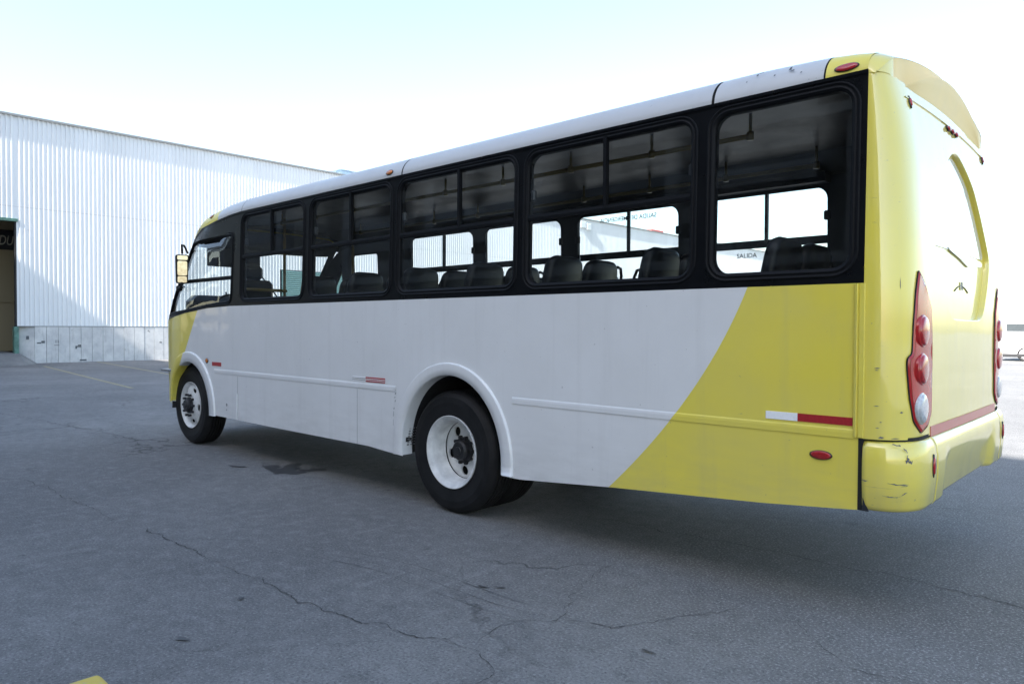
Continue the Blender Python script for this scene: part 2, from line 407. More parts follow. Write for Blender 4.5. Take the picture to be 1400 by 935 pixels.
# ---------------------------------------------------------------- ground and markings
G0 = 900
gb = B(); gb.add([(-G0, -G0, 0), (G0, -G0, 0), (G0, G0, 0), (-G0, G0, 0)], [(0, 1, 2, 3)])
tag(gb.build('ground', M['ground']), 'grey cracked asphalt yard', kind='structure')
def strip(pts, wd, z, mat, name, jag=0., seg=.03, label=None, taper=True):
    """a jagged flat crack or a painted line following pts"""
    P = []
    for a, b in zip(pts[:-1], pts[1:]):
        a, b = np.array(a, float), np.array(b, float); k = max(1, int(np.hypot(*(b-a))/seg))
        for t in range(k): P.append(a+(b-a)*t/k)
    P.append(np.array(pts[-1], float)); P = np.array(P); n = len(P)
    if jag:
        for o_, am in ((26, 1.1), (7, .75), (3, .5), (1, .16)):
            kn = max(3, n//o_+2); j = rng.randn(kn, 2)*jag*am
            P += np.stack([np.interp(np.linspace(0, kn-1, n), range(kn), j[:, c]) for c in (0, 1)], 1)
    T = np.gradient(P, axis=0); T /= np.hypot(T[:, 0], T[:, 1])[:, None]+1e-9; N_ = np.stack([-T[:, 1], T[:, 0]], 1)
    ww = np.full(n, wd/2.)
    if jag: ww = wd/2*(.15+1.3*rng.rand(n)*np.interp(np.linspace(0, 20, n), range(21), .3+rng.rand(21)))
    if jag and taper: ww *= np.minimum(1, np.minimum(np.arange(n), np.arange(n)[::-1])/(n*.12+1)+.1)
    V = [(p[0]+q[0]*h, p[1]+q[1]*h, z) for p, q, h in zip(P, N_, ww)]+[(p[0]-q[0]*h, p[1]-q[1]*h, z) for p, q, h in zip(P, N_, ww)]
    F = [(k, n+k, n+k+1, k+1) for k in range(n-1)]
    return tag(mesh(name, V, F, mat, None, False), label, kind='structure')
CR = [([(-10.5, -4.2), (-7.0, -1.95), (-4.6, -1.87)], .014), ([(-4.6, -1.87), (-3.75, -1.8), (-3.35, -1.81)], .020), ([(-3.42, -1.81), (-2.7, -1.72), (-2.05, -1.76), (-1.24, -1.55)], .016),
      ([(-1.24, -1.55), (-1.3, -1.25), (-1.16, -1.01), (-1.4, -.5), (-1.56, -.01)], .010), ([(-1.16, -1.01), (-.9, -.85), (-.72, -.59), (-.57, -.17)], .012),
      ([(-1.24, -1.55), (-1.05, -1.62), (-.95, -1.9)], .010), ([(-2.4, .75), (-1.2, .9), (-.27, .94), (.56, .92), (2.2, 1.0)], .018),
      ([(-1.0, 2.9), (.2, 3.2), (1.5, 3.1)], .016), ([(-.2, 4.2), (1.2, 4.5), (3, 4.3)], .02), ([(-18, -1.5), (-12, -.6), (-9.5, -.3), (-8.2, -.45)], .03),
      ([(-1.5, -2.3), (-1.2, -2.0), (-.9, -2.2), (-.3, -2.05), (.3, -2.2)], .008), ([(-.3, -.1), (.1, -.5), (.4, -.45), (.8, -.8)], .008)]
for pts, wd in CR:
    strip(pts, wd*.46, .004, M['crack'], 'crack', .020, .016, label='jagged dark crack in the asphalt')
strip([(-29.79, 3.79), (-20.77, 2.91), (-17.5, 2.6)], .11, .004, M['line'], 'parking_line', label='faded yellow parking line nearer the camera', seg=2)
strip([(-32.2, 6.32), (-22.11, 5.26), (-12, 4.2)], .11, .004, M['line'], 'parking_line', label='faded yellow parking line running to the front of the bus', seg=2)
def blot(c, rx, ry, name, mat, z=.004, n=40, rot=0., label=None):
    ph = rng.rand(6)*6.28; V = [(c[0], c[1], z)]
    for k in range(n):
        a = 2*math.pi*k/n; q = 1+.28*math.sin(2*a+ph[0])+.2*math.sin(3*a+ph[1])+.14*math.sin(5*a+ph[2])+.08*math.sin(9*a+ph[3])
        x, y = rx*q*math.cos(a), ry*q*math.sin(a); V.append((c[0]+x*math.cos(rot)-y*math.sin(rot), c[1]+x*math.sin(rot)+y*math.cos(rot), z))
    return tag(mesh(name, V, [(0, k+1, (k+1) % n+1) for k in range(n)], mat, None, False), label, kind='structure')
for kk, (c, rx, ry, ro) in enumerate((((-5.80, .12), .20, .13, 2.3), ((-5.62, .02), .16, .12, .9), ((-5.97, .02), .13, .09, .1), ((-6.28, -.22), .09, .035, .3), ((-5.52, .26), .14, .07, .6), ((-2.32, -2.42), .045, .012, .5), ((-2.62, -1.98), .02, .015, 0), ((-1.78, -.92), .035, .012, .4), ((-1.70, -.86), .03, .01, .4), ((-.62, -.98), .03, .009, 0))):
    blot(c, rx, ry, 'oil_stain', M['stain'], z=.004+.0005*kk, rot=ro, label='dark wet oil stain on the asphalt')
# a row of fine tyre scuffs
for k in range(3):
    a = -1.3-.11*k
    strip([(-3.4+.5*t, a+.12*math.sin(t*1.1)+.35*t*.35) for t in np.linspace(0, 4.2, 9)], .004, .0045, M['crack'], 'tyre_mark', .006, label='faint curved tyre mark on the asphalt')

# ---------------------------------------------------------------- warehouse (left and behind)
WX = -32.44
wh = empty('warehouse', (WX-14, 34, 0), 'long white corrugated warehouse with concrete plinth behind the bus', 'building')
def corr(name, segs, mat, parent, pitch=.163, dep=.032):
    """vertical trapezoid ribs on the plane x = WX, for (y0, y1, z0, z1) segments"""
    b = B()
    for (y0, y1, z0, z1) in segs:
        ys, xs = [], []; y = y0
        while y < y1:
            for f, d in ((0, 0), (.52, 0), (.64, 1), (.88, 1)):
                yy = y+f*pitch
                if yy <= y1: ys.append(yy); xs.append(WX+d*dep)
            y += pitch
        ys.append(y1); xs.append(WX)
        n = len(ys); V = [(x, y_, z0) for x, y_ in zip(xs, ys)]+[(x, y_, z1) for x, y_ in zip(xs, ys)]
        b.add(V, [(k, k+1, n+k+1, n+k) for k in range(n-1)])
    return b.build(name, mat, parent)
ZT, ZM = 9.71, 1.476
corr('sheet_wall', [(3.55, 14.797, ZM, ZT), (14.797, 21.48, 4.38, ZT), (21.48, 72, ZM, ZT), (-1.6, 3.55, 5.56, ZT), (-8, -1.6, ZM, ZT)], M['sheet'], wh)
b = B(); b.box((WX-28, -8, .02), (WX-.02-27.8, 72, ZT-.1)); b.box((WX-28, 71.8, .02), (WX-.02, 72, ZT-.1)); b.box((WX-28, -8, .02), (WX-.02, -7.8, ZT-.1))
b.build('rear_wall', M['sheet'], wh)
b = B(); b.box((WX-28.2, -8.2, ZT-.06), (WX+.03, 72.1, ZT+.0)); b.build('roof', M['flash'], wh)
b = B(); b.box((WX+.04, -8.2, ZT-.05), (WX+.11, 72.1, ZT+.03)); b.build('roof_flashing', M['flash'], wh)
b = B(); y = 4.12
while y < 72:
    y2 = min(y+.414, 72)
    if not (14.7 < y2 and y < 21.5): b.box((WX-.25, y+.006, 0), (WX+.05+rng.rand()*.008, y2-.006, ZM-.025))
    y += .414
y = -8
while y < -1.7: b.box((WX-.25, y+.006, 0), (WX+.05, y+.408, ZM-.025)); y += .414
b.add([(WX+.05, 4.12, 0), (WX-.18, 3.62, .4), (WX-.18, 3.62, ZM-.03), (WX+.03, 4.12, ZM-.03), (WX-.3, 4.12, 0), (WX-.3, 4.12, ZM-.03)], [(0, 3, 2, 1), (0, 1, 4), (2, 3, 5)])
b.build('plinth', M['conc'], wh, split=True)
b = B(); b.box((WX-.02, 3.55, ZM-.02), (WX+.06, 14.85, ZM+.012)); b.box((WX-.02, 21.5, ZM-.02), (WX+.06, 72, ZM+.012)); b.build('base_flashing', M['flash'], wh)
b = B(); b.box((WX-.06, 14.9, .03), (WX-.02, 21.45, 4.36))
for k in range(43): b.tube([(WX, 14.9, .08+k*.1), (WX, 21.45, .08+k*.1)], .03, 6)
b.build('roller_shutter', M['teal'], wh)
b = B(); b.rbox((WX-.22, 3.44, .38), (WX+.03, 3.60, 1.46)); b.build('door_frame', M['green'], wh); b = B(); b.rbox((WX-.1, -1.7, 5.56), (WX+.05, 3.6, 5.68)); b.build('door_lintel', M['green'], wh); b = B(); b.box((WX-.2, 3.50, 1.46), (WX-.01, 3.56, 5.56)); b.build('door_post', M['darkin'], wh)
b = B(); b.box((-37.2, -6, .4), (-36, 9, 2.5)); b.box((-37.2, -6, 2.6), (-36.05, 9, 9)); b.box((-36.05, -6, 2.5), (-35.9, 9, 2.62)); b.build('inner_partition', M['brown'], wh)
b = B(); b.box((-36.02, -6, 4.75), (-35.97, 9, 5.6)); b.build('inner_sign_board', M['darkin'], wh)
b = B(); b.box((WX-27, -7.8, .35), (WX-.0, 3.6, .42)); b.box((WX-27, 9.05, .35), (WX-26, 9.1, 9)); b.build('inner_floor', M['apron'], wh)
def text(name, s, size, loc, rot, mat, parent, ext=.004, shear=0., align='CENTER', sx=1., mirror=False):
    cu = bpy.data.curves.new(name, 'FONT'); cu.body = s; cu.size = size; cu.extrude = ext; cu.align_x = align; cu.shear = shear; cu.offset = .006*size
    o = bpy.data.objects.new(name, cu); col.objects.link(o)
    bpy.context.view_layer.update()
    me = bpy.data.meshes.new_from_object(o.evaluated_get(bpy.context.evaluated_depsgraph_get())); bpy.data.objects.remove(o)
    V = [Vector(v.co) for v in me.vertices]; F = [tuple(p.vertices) for p in me.polygons]; bpy.data.meshes.remove(me)
    mt = Matrix.Translation(loc) @ rot.to_4x4() @ Matrix.Diagonal((-sx if mirror else sx, 1, 1, 1))
    return mesh(name, [mt @ v for v in V], F, mat, parent, False)
rotX = Matrix(((0, 0, 1), (1, 0, 0), (0, 1, 0)))           # text facing +X, reading along +Y
text('wall_lettering', 'INDU', .58, (-35.94, 3.74, 4.95), rotX, M['cream'], wh, shear=.25, sx=.62)
b = B(); b.rbox((WX+.03, 39.3, 9.0), (WX+.14, 39.9, 9.5), .03); b.rbox((WX+.03, 40.0, 8.9), (WX+.16, 40.5, 9.4), .03)
b.build('wall_lamp', M['carw'], wh)
b = B(); b.rbox((-34.6, 19.45, ZT-.05), (-34.0, 20.15, 10.35), .02); b.add([(-34.85, 19.2, 10.35), (-33.75, 19.2, 10.35), (-33.75, 20.4, 10.35), (-34.85, 20.4, 10.35), (-34.3, 19.8, 10.62)], [(0, 1, 4), (1, 2, 4), (2, 3, 4), (3, 0, 4), (3, 2, 1, 0)]); b.build('roof_vent', M['bluew'], wh, label='pale blue roof ventilator box')
b = B(); b.rbox((-34.6, 51, ZT-.05), (-33.6, 53, 10.2), .05); b.build('roof_tank', simple('faded red paint', C(.6, .12, .1), .5), wh)
# small marks sprayed on the plinth
b = B()
for (y, z, a, c) in ((5.62, .62, .16, .05), (5.56, .55, .06, .12), (5.66, .68, .12, .04)): b.box((WX+.06, y, z), (WX+.063, y+a, z+c))
for (y, z, a, c) in ((4.2, .78, .14, .05), (4.35, .80, .12, .09), (4.85, .80, .02, .12), (4.93, .80, .02, .12), (4.80, .70, .18, .02), (3.83, .95, .10, .14), (5.72, .05, .25, .06), (8.9, .75, .1, .05)): b.box((WX+.06, y, z), (WX+.063, y+a, z+c))
b.build('sprayed_mark', M['ink'], wh, split=True)
b = B(); b.add([(-30.9, -2, .004), (-30.6, 3.4, .004), (-31.9, 4.1, .004), (WX+.05, 4.1, .004), (WX-.05, 3.62, .42), (WX-.05, -2, .42)], [(0, 1, 5), (1, 4, 5), (1, 2, 4), (2, 3, 4)])
tag(b.build('loading_ramp', M['apron']), 'pale concrete ramp up to the open warehouse door', kind='structure')

# ---------------------------------------------------------------- shed behind the camera that shades the yard
H = 21.0
SO = (-.3+S.x*H/S.z, 6.45+S.y*H/S.z, 0)
sh = empty('storage_shed', SO, 'tall grey open fronted storage shed behind the camera, seen only in reflections', 'building', rz=R(-4))
XE, XW_ = 11., -70.
b = B(); b.box((XW_, -.4, 14), (XE, 0, H)); b.box((XW_, -14, H-.3), (XE, -.4, H)); b.box((XW_, -14, 0), (XE, -13.6, H-.3)); b.box((XE-.3, -13.6, 0), (XE, -.4, H-.3)); mesh('shed_wall', b.V, b.F, M['facade'], sh, False, b.I, (0, 0, 0))
b = B(); x = XE-.5
while x > XW_: b.box((x-.28, -.55, 0), (x+.28, .15, 14)); x -= 6.1
for z in (4.4, 9.0, 13.6): b.box((XW_, .16, z), (XE, .40, z+.32))
b.build('shed_column', M['column'], sh, origin=(0, 0, 0), split=True)
b = B(); x = XE-7; k = 0
while x > XW_:
    if k % 3 != 1:
        for q in range(12): b.box((x+.3, -.3, .6+q*1.1), (x+5.2, -.15, 1.2+q*1.1))
    x -= 6.1; k += 1
b.build('slat', M['column'], sh, origin=(0, 0, 0), split=True)

# ================================================================ BUS
bus = empty('bus', (OX, OY, 0), 'white and yellow city bus with a black window band parked in the shade', 'bus')
lp = lambda v, a, b: float(np.interp(v, a, b))
W = 2.4; ZB = 1.745; ZR = 2.81
def tum(z): return lp(z, [1.745, 2.81, 3.1], [0, .025, .035])
XBz = ([.3, .5, .9, 1.57, 1.85, 2.01, 2.29, 2.56, 2.75, 3.], [-8.9, -8.93, -8.98, -8.99, -8.84, -8.72, -8.46, -8.23, -8.05, -7.8])
def xb(z): return lp(z, *XBz)
def ysurf(x, z): d = max(0, xb(z)+.65-x); return tum(z)+.3*d*d
def near(x, z, h=0.): return (x, ysurf(x, z)-h, z)
def far(x, z, h=0.): return (x, W-ysurf(x, z)+h, z)
SK = ([-9, -7.26, -3.8, -2.5, -2.34, -1.51, -.52, 0, .3], [.45, .45, .44, .40, .41, .48, .55, .60, .60])
def skirt(x): return lp(x, *SK)
def arch(cx, a, zc, hgt, zb, n=22):
    return [(cx+a, zb)]+[(cx+a*math.cos(t), zc+hgt*math.sin(t)) for t in np.linspace(0, math.pi, n)]+[(cx-a, zb)]
RA = dict(cx=-3.11, a=.59, zc=.5, hgt=.63); FA = dict(cx=-8.02, a=.60, zc=.45, hgt=.61)
# lower side panels (near): rear arch open at the skirt
lowz = [(-7.27, .45), (-6.72, .45)]
def side_outline():
    P = [(0, ZB)]
    P += [(0, .60), (-.52, .55), (-1.51, .48), (-2.34, .41)]
    P += arch(**RA, zb=.41)
    P += [(-4.2, .44), (-5.81, .44), (-7.38, .45)]
    P += arch(**FA, zb=.45)[:-1]
    P += [(-8.62, .93), (-8.97, .93), (-8.99, 1.3), (-8.99, 1.57), (-8.97, 1.585), (-8.8, 1.60), (-8.45, 1.635), (-8.05, 1.69), (-7.5, 1.73), (-6.9, ZB)]
    return P
for nm, fn, wn in (('side_panel', near, (0, -1, 0)), ('side_panel', far, (0, 1, 0))):
    V, F = plate(side_outline(), [], .22, fn, wn); mesh(nm, V, F, M['body'], bus, True)
# rub rail
for fn in (near, far):
    b = B()
    for (xa, xz) in ((-.035, -2.42), (-3.80, -7.30)):
        xs = np.linspace(xa, xz, 24); prof = [(.945, 0), (.957, .001), (.958, .005), (.985, .0055), (.998, .004), (1.006, 0)]
        V = [fn(x, z, h) for x in xs for z, h in prof]; n = len(prof)
        F = [(k*n+j, (k+1)*n+j, (k+1)*n+j+1, k*n+j+1) for k in range(len(xs)-1) for j in range(n-1)]
        b.add(V, F)
    b.build('rub_rail', M['body'], bus)
# wheel arch flares
def flare(cx, a, zc, hgt, fn, zi, t0, t1, a2=.11, h2=.10, name='wheel_arch'):
    b = B(); n = 40; V = []
    T = list(np.linspace(t0, t1, n)); rows = []
    prof = [(-.005, -.10), (0., -.004), (.01, .010), (.05, .018), (.50, .018), (.90, .021), (.95, .020), (1.0, .012), (1.01, .0)]
    for t in T:
        rows.append([(cx+(a+a2*q)*math.cos(t), zc+(hgt+h2*q)*math.sin(t), h) for q, h in prof])
    if t0 == 0: rows.insert(0, [(x, zi, h) for (x, z, h) in rows[0]])
    if t1 > 3.14: rows.append([(x, zi, h) for (x, z, h) in rows[-1]])
    m_ = len(prof)
    for r_ in rows: V += [fn(x, z, h) for x, z, h in r_]
    F = [(k*m_+j, k*m_+j+1, (k+1)*m_+j+1, (k+1)*m_+j) for k in range(len(rows)-1) for j in range(m_-1)]
    F.append(tuple(range(m_)))
    b.add(V, F); return b.build(name, M['body'], bus, True)
for fn in (near, far):
    flare(**RA, fn=fn, zi=.42, t0=0, t1=math.pi); flare(**FA, fn=fn, zi=.44, t0=0, t1=math.pi*.97, a2=.14, h2=.13)
# wheel wells
for (A_, xc) in ((RA, -3.11), (FA, -8.02)):
    for sgn in (0, 1):
        b = B(); ar = arch(**A_, zb=.42); n = len(ar); y0, y1 = .03, .80
        f = (lambda y: y) if sgn == 0 else (lambda y: W-y)
        V = [(x, f(y0), z+.01) for x, z in ar]+[(x, f(y1), z+.01) for x, z in ar]
        b.add(V, [(k, k+1, n+k+1, n+k) for k in range(n-1)]+[tuple(range(n, 2*n))]); b.build('wheel_well', M['under'], bus)
# window band, near side
ZW0, ZW1 = 1.785, 2.782
wins = [(-6.655, -5.295), (-5.215, -3.865), (-3.805, -2.385), (-2.325, -.945), (-.875, -.035)]
XR_low = [(-6.65, 2.805), (-6.95, 2.79), (-7.3, 2.755), (-7.72, 2.71), (-7.97, 2.655), (-8.12, 2.60)]
drv = [(-6.82, 2.60), (-8.10, 2.59), (-8.55, 2.05), (-8.78, 1.645), (-8.3, 1.668), (-7.4, 1.745), (-6.86, 1.775)]
drvR = rpoly(drv, [.10, .05, .6, .03, .3, .6, .10])
inw = lambda q, o_: rrect(q[0]+o_*.8, q[1]-o_*.8, ZW0+o_*.8, ZW1-o_*.8, .12-o_*.5)
band = [(0.0, ZB), (0.0, ZR)]+XR_low+[(-8.30, 2.45), (-8.52, 2.2), (-8.70, 2.0), (-8.86, 1.80), (-8.97, 1.585), (-8.8, 1.60), (-8.45, 1.635), (-8.05, 1.69), (-7.5, 1.73), (-6.9, ZB)]
def insetpoly(P, d):
    P = np.array(P); c = P.mean(0); n = len(P); out = []
    ar = sum(P[k-1][0]*P[k][1]-P[k][0]*P[k-1][1] for k in range(n)); s_ = 1 if ar > 0 else -1
    for k in range(n):
        t = P[(k+1) % n]-P[k-1]; t = t/(np.hypot(*t)+1e-9); out.append(tuple(P[k]+s_*d*np.array([-t[1], t[0]])))
    return out
drvH = insetpoly(drvR, .02)
V, F = plate(band, [inw(q, .02) for q in wins]+[drvH], .25, near, (0, -1, 0)); mesh('window_band', V, F, M['black'], bus, True)
b = B(); b.box((-6.6, .001, ZR-.004), (-.002, .02, ZR+.012)); 
xs = [p for p in XR_low]; V = []
for x, z in [(0.0, ZR)]+XR_low: V += [near(x, z-.012, .008), near(x, z+.006, .008), near(x, z+.006, -.02)]
b = B(); n = 3; b.add(V, [(k*n+j, k*n+j+1, (k+1)*n+j+1, (k+1)*n+j) for k in range(len(XR_low)) for j in (0, 1)]); b.build('gutter', M['black'], bus)
PROF = [(-.006, 0), (-.004, .006), (.001, .008), (.005, .007), (.008, .002), (.020, .002), (.023, .006), (.027, .006), (.030, .001), (.040, .0), (.043, -.010), (.045, -.045)]
def window(outline, fn, mull=None, trans=None, nm='window', gl='glass', latch=True):
    """frame, transom, divider and panes; outline in (x, z)"""
    want = (0, -1, 0) if fn is near else (0, 1, 0)
    b = B(); ring(b, outline, PROF, fn); fr = b.build(nm, M['frame'], bus, True)
    xs_ = [p[0] for p in outline]; zs = [p[1] for p in outline]; x0, x1, z0, z1 = min(xs_)+.04, max(xs_)-.04, min(zs)+.04, max(zs)-.04
    inner = insetpoly(outline, .040)
    if trans:
        zt = trans
        b = B(); nseg = 10; V = []; tw = .021 if fn is near else .034; pr = [(-tw, -.03), (-tw, .000), (.0, .003), (tw, .000), (tw, -.03)]
        for k in range(nseg+1):
            x = x0+(x1-x0)*k/nseg; z_ = zt(x) if callable(zt) else zt
            V += [fn(x, z_+dz, h) for dz, h in pr]
        b.add(V, [(k*5+j, k*5+j+1, (k+1)*5+j+1, (k+1)*5+j) for k in range(nseg) for j in range(4)])
        b.build('transom', M['frame'], fr, False)
        zc_ = zt((x0+x1)/2) if callable(zt) else zt
    if mull:
        b = B(); b.box((mull-.012, fn(mull, 2.3, 0)[1]-.004, (zc_ if trans else z0)), (mull+.012, fn(mull, 2.3, 0)[1]+.03, z1+.02)); b.build('divider', M['frame'], fr)
    cut = zc_ if trans and not callable(trans) else None
    def clip(P, lo=None, hi=None, xl=None, xh=None):
        for ax, lim, sg in ((1, lo, 1), (1, hi, -1), (0, xl, 1), (0, xh, -1)):
            if lim is None: continue
            out = []
            for k in range(len(P)):
                a, c = P[k-1], P[k]; ia, ic = (a[ax]-lim)*sg >= 0, (c[ax]-lim)*sg >= 0
                if ia != ic:
                    t = (lim-a[ax])/(c[ax]-a[ax]); out.append((a[0]+t*(c[0]-a[0]), a[1]+t*(c[1]-a[1])))
                if ic: out.append(c)
            P = out
        return P
    def pane(P, h):
        P = [P[k] for k in range(len(P)) if math.hypot(P[k][0]-P[k-1][0], P[k][1]-P[k-1][1]) > 1e-4]
        V, F = plate(P, [], .3, lambda a, c: fn(a, c, h), want); mesh('pane', V, F, M[gl], fr, True)
    if cut:
        pane(clip(inner, hi=cut), -.016)
        if mull: pane(clip(inner, lo=cut, xh=mull+.01), -.012); pane(clip(inner, lo=cut, xl=mull-.01), -.020)
        else: pane(clip(inner, lo=cut), -.014)
    else: pane(inner, -.016)
    if latch and cut:
        b = B(); y = fn(x1, 2.45, 0)[1]; s_ = 1 if fn is near else -1
        for x in (x0+.005, x1-.005): b.rbox((x-.03, min(y+s_*.025, y+s_*.06), 2.42), (x+.03, max(y+s_*.025, y+s_*.06), 2.50), .01)
        b.build('latch', M['dplast'], fr)
    return fr
window(rrect(*wins[0], ZW0, ZW1, .125), near, -5.97, 2.295); window(rrect(*wins[1], ZW0, ZW1, .125), near, -4.50, 2.295)
window(rrect(*wins[2], ZW0, ZW1, .125), near, -3.02, 2.295); window(rrect(*wins[3], ZW0, ZW1, .125), near, -1.61, 2.295)
window(rrect(*wins[4], ZW0, ZW1, .125), near)['label'] = 'single pane rear quarter window with rounded corners'
window(drvR, near, trans=lambda x: 2.075, nm='driver_window', latch=False)['label'] = 'curved driver window with a drooping lower edge'
# far side: band, windows
fwins = [(-2.17, -.98), (-3.70, -2.38), (-5.12, -3.84), (-6.55, -5.24)]
door = rrect(-7.95, -7.15, 1.15, 2.62, .09)
finw = lambda q, o_: rrect(q[0]+o_, q[1]-o_, 1.79+o_, 2.74-o_, .10)
dr2 = rpoly([(-8.05, 2.5), (-8.65, 1.75), (-8.05, 1.75)], .06)
fband = [(0.0, ZB), (0.0, ZR)]+XR_low+[(-8.30, 2.45), (-8.52, 2.2), (-8.70, 2.0), (-8.86, 1.80), (-8.97, 1.585), (-8.8, 1.60), (-8.45, 1.635), (-8.05, 1.69), (-7.5, 1.73), (-6.9, ZB)]
dor = rrect(-7.90, -7.20, 1.80, 2.60, .09)
V, F = plate(fband, [finw(q, .02) for q in fwins]+[insetpoly(dor, .02), insetpoly(dr2, .02)], .3, far, (0, 1, 0)); mesh('window_band', V, F, M['black'], bus, True)
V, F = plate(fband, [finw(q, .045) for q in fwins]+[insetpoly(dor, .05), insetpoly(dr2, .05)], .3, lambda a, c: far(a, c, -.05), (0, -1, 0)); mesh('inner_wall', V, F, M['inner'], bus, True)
for i, q in enumerate(fwins): window(rrect(*q, 1.79, 2.74, .10), far, (q[0]+q[1])/2, 2.265)
window(dor, far, nm='door_window'); window(dr2, far, nm='door_window')
V, F = plate(band, [inw(q, .05) for q in wins]+[insetpoly(drvR, .05)], .3, lambda a, c: near(a, c, -.055), (0, 1, 0)); mesh('inner_wall', V, F, M['inner'], bus, True)
# lettering on the far panes, seen through the bus
rotN = Matrix(((1, 0, 0), (0, 0, -1), (0, 1, 0)))           # text facing -Y
text('window_lettering', 'SALIDA', .058, (-1.74, 2.36, 2.15), rotN, M['faint'], bus, .001)
text('window_lettering', 'SALIDA DE EMERGENCIA', .062, (-3.03, 2.36, 2.615), rotN, M['faint'], bus, .001, mirror=True)

# ---- roof: stations along x
def roofsec(x, zl, zt, y0, n=16):
    P = []
    for k in range(n+1):                   # corner quarter, then gentle crown
        t = k/n*math.pi/2; P.append((y0+.26*(1-math.cos(t)), zl+(zt-zl)*math.sin(t)))
    for k in range(1, 9):
        f = k/8; y = y0+.26+(1.2-y0-.26)*f; P.append((y, zt+.018*(1-(1-f)**2)))
    full = [(x, y, z) for y, z in P]; full += [(x, W-y, z) for y, z in P[::-1][1:]]
    return full
SX = [-.006, -.07, -.20, -.212, -.218, -.85+.012, -.85-.012, -3.75+.012, -3.75-.012, -6.64, -6.66, -6.95, -7.3, -7.72, -7.97, -8.12]
def rz(x):
    zl = lp(-x, [6.65, 6.95, 7.3, 7.72, 7.97, 8.12], [2.81, 2.795, 2.76, 2.715, 2.66, 2.605]); zt = lp(-x, [0, .1, .25, .6, 6.0, 6.7, 7.11, 7.6, 7.84, 8.07, 8.3], [2.952, 2.972, 2.99, 3.004, 3.008, 3.002, 2.985, 2.925, 2.90, 2.84, 2.70])
    return zl, zt
def roofpiece(xa, xz, name, mat, n=10, inset=0.):
    b = B(); xs = np.linspace(xa, xz, n+1); secs = []
    for x in xs:
        zl, zt = rz(x); s_ = roofsec(x, zl, zt, ysurf(x, zl)); 
        if inset: s_ = [(p[0], 1.2+(p[1]-1.2)*(1-inset/1.2), p[2]-inset) for p in s_]
        secs.append(s_)
    m_ = len(secs[0]); V = [p for s_ in secs for p in s_]
    b.add(V, [(k*m_+j, (k+1)*m_+j, (k+1)*m_+j+1, k*m_+j+1) for k in range(n) for j in range(m_-1)])
    return b.build(name, mat, bus, True)
roofpiece(-.004, -.212, 'roof_panel', M['roof']); roofpiece(-.222, -.842, 'roof_panel', M['roofw'], 6); roofpiece(-.860, -3.742, 'roof_panel', M['roof'], 14); roofpiece(-3.758, -6.647, 'roof_panel', M['roof'], 14); roofpiece(-6.655, -8.12, 'roof_panel', M['roof'], 16)
roofpiece(-.01, -8.11, 'roof_seal', M['gap'], 40, .007)
# ceiling inside
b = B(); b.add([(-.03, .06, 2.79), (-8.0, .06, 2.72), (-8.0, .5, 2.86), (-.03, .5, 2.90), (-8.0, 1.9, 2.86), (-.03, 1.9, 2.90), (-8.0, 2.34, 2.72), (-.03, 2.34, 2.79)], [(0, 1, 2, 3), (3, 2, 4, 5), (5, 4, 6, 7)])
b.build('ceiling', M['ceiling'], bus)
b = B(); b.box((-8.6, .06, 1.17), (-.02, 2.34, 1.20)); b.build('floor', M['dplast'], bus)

# ---- rear cap
def xr(z): return lp(z, [.9, 1.6, 2.0, 2.4, 2.6, 2.8, 3.0], [.21, .205, .188, .155, .125, .082, .06])
A_, B_ = .21, .26; TH = np.linspace(0, math.pi/2, 40)
CXc = A_*np.sin(TH)**.9; CYc = B_*(1-np.maximum(np.cos(TH), 0)**.9); ARC = np.concatenate([[0], np.cumsum(np.hypot(np.diff(CXc), np.diff(CYc)))])
LA = ARC[-1]; LL = 2*LA+(W-2*B_)
def plan(u):
    if u <= LA: return float(np.interp(u, ARC, CXc)), float(np.interp(u, ARC, CYc))
    if u >= LL-LA:
        x, y = plan(LL-u); return x, W-y
    return A_, B_+(u-LA)
def cap(u, z, h=0.):
    x, y = plan(u); e = 1e-3; xa, ya = plan(max(0, u-e)); xc, yc = plan(min(LL, u+e)); tx, ty = xc-xa, yc-ya; l = math.hypot(tx, ty)+1e-9
    k = xr(z)/.21; t = tum(z); bul = .012*(1-((y-1.2)/1.2)**2) if LA < u < LL-LA else 0
    return (x*k+bul+h*ty/l, y*(1-2*t/W)+t-h*tx/l, z)
CZ0, CZ1 = .962, 2.808
hp = [(LL/2, 2.61), (1.63, 2.47), (1.82, 2.28), (1.95, 2.11), (2.04, 1.96), (1.95, 1.80), (1.74, 1.565)]
hatch = rpoly(hp+[(LL-u, z) for u, z in hp[::-1][:-1]], [.25, .25, .2, .2, .14, .2, .14]+[.14, .2, .14, .2, .2, .25])
V, F = plate([(0, CZ0), (LL, CZ0), (LL, CZ1), (0, CZ1)], [hatch], .07, cap, (1, 0, 0)); mesh('rear_panel', V, F, M['yellow'], bus, True)
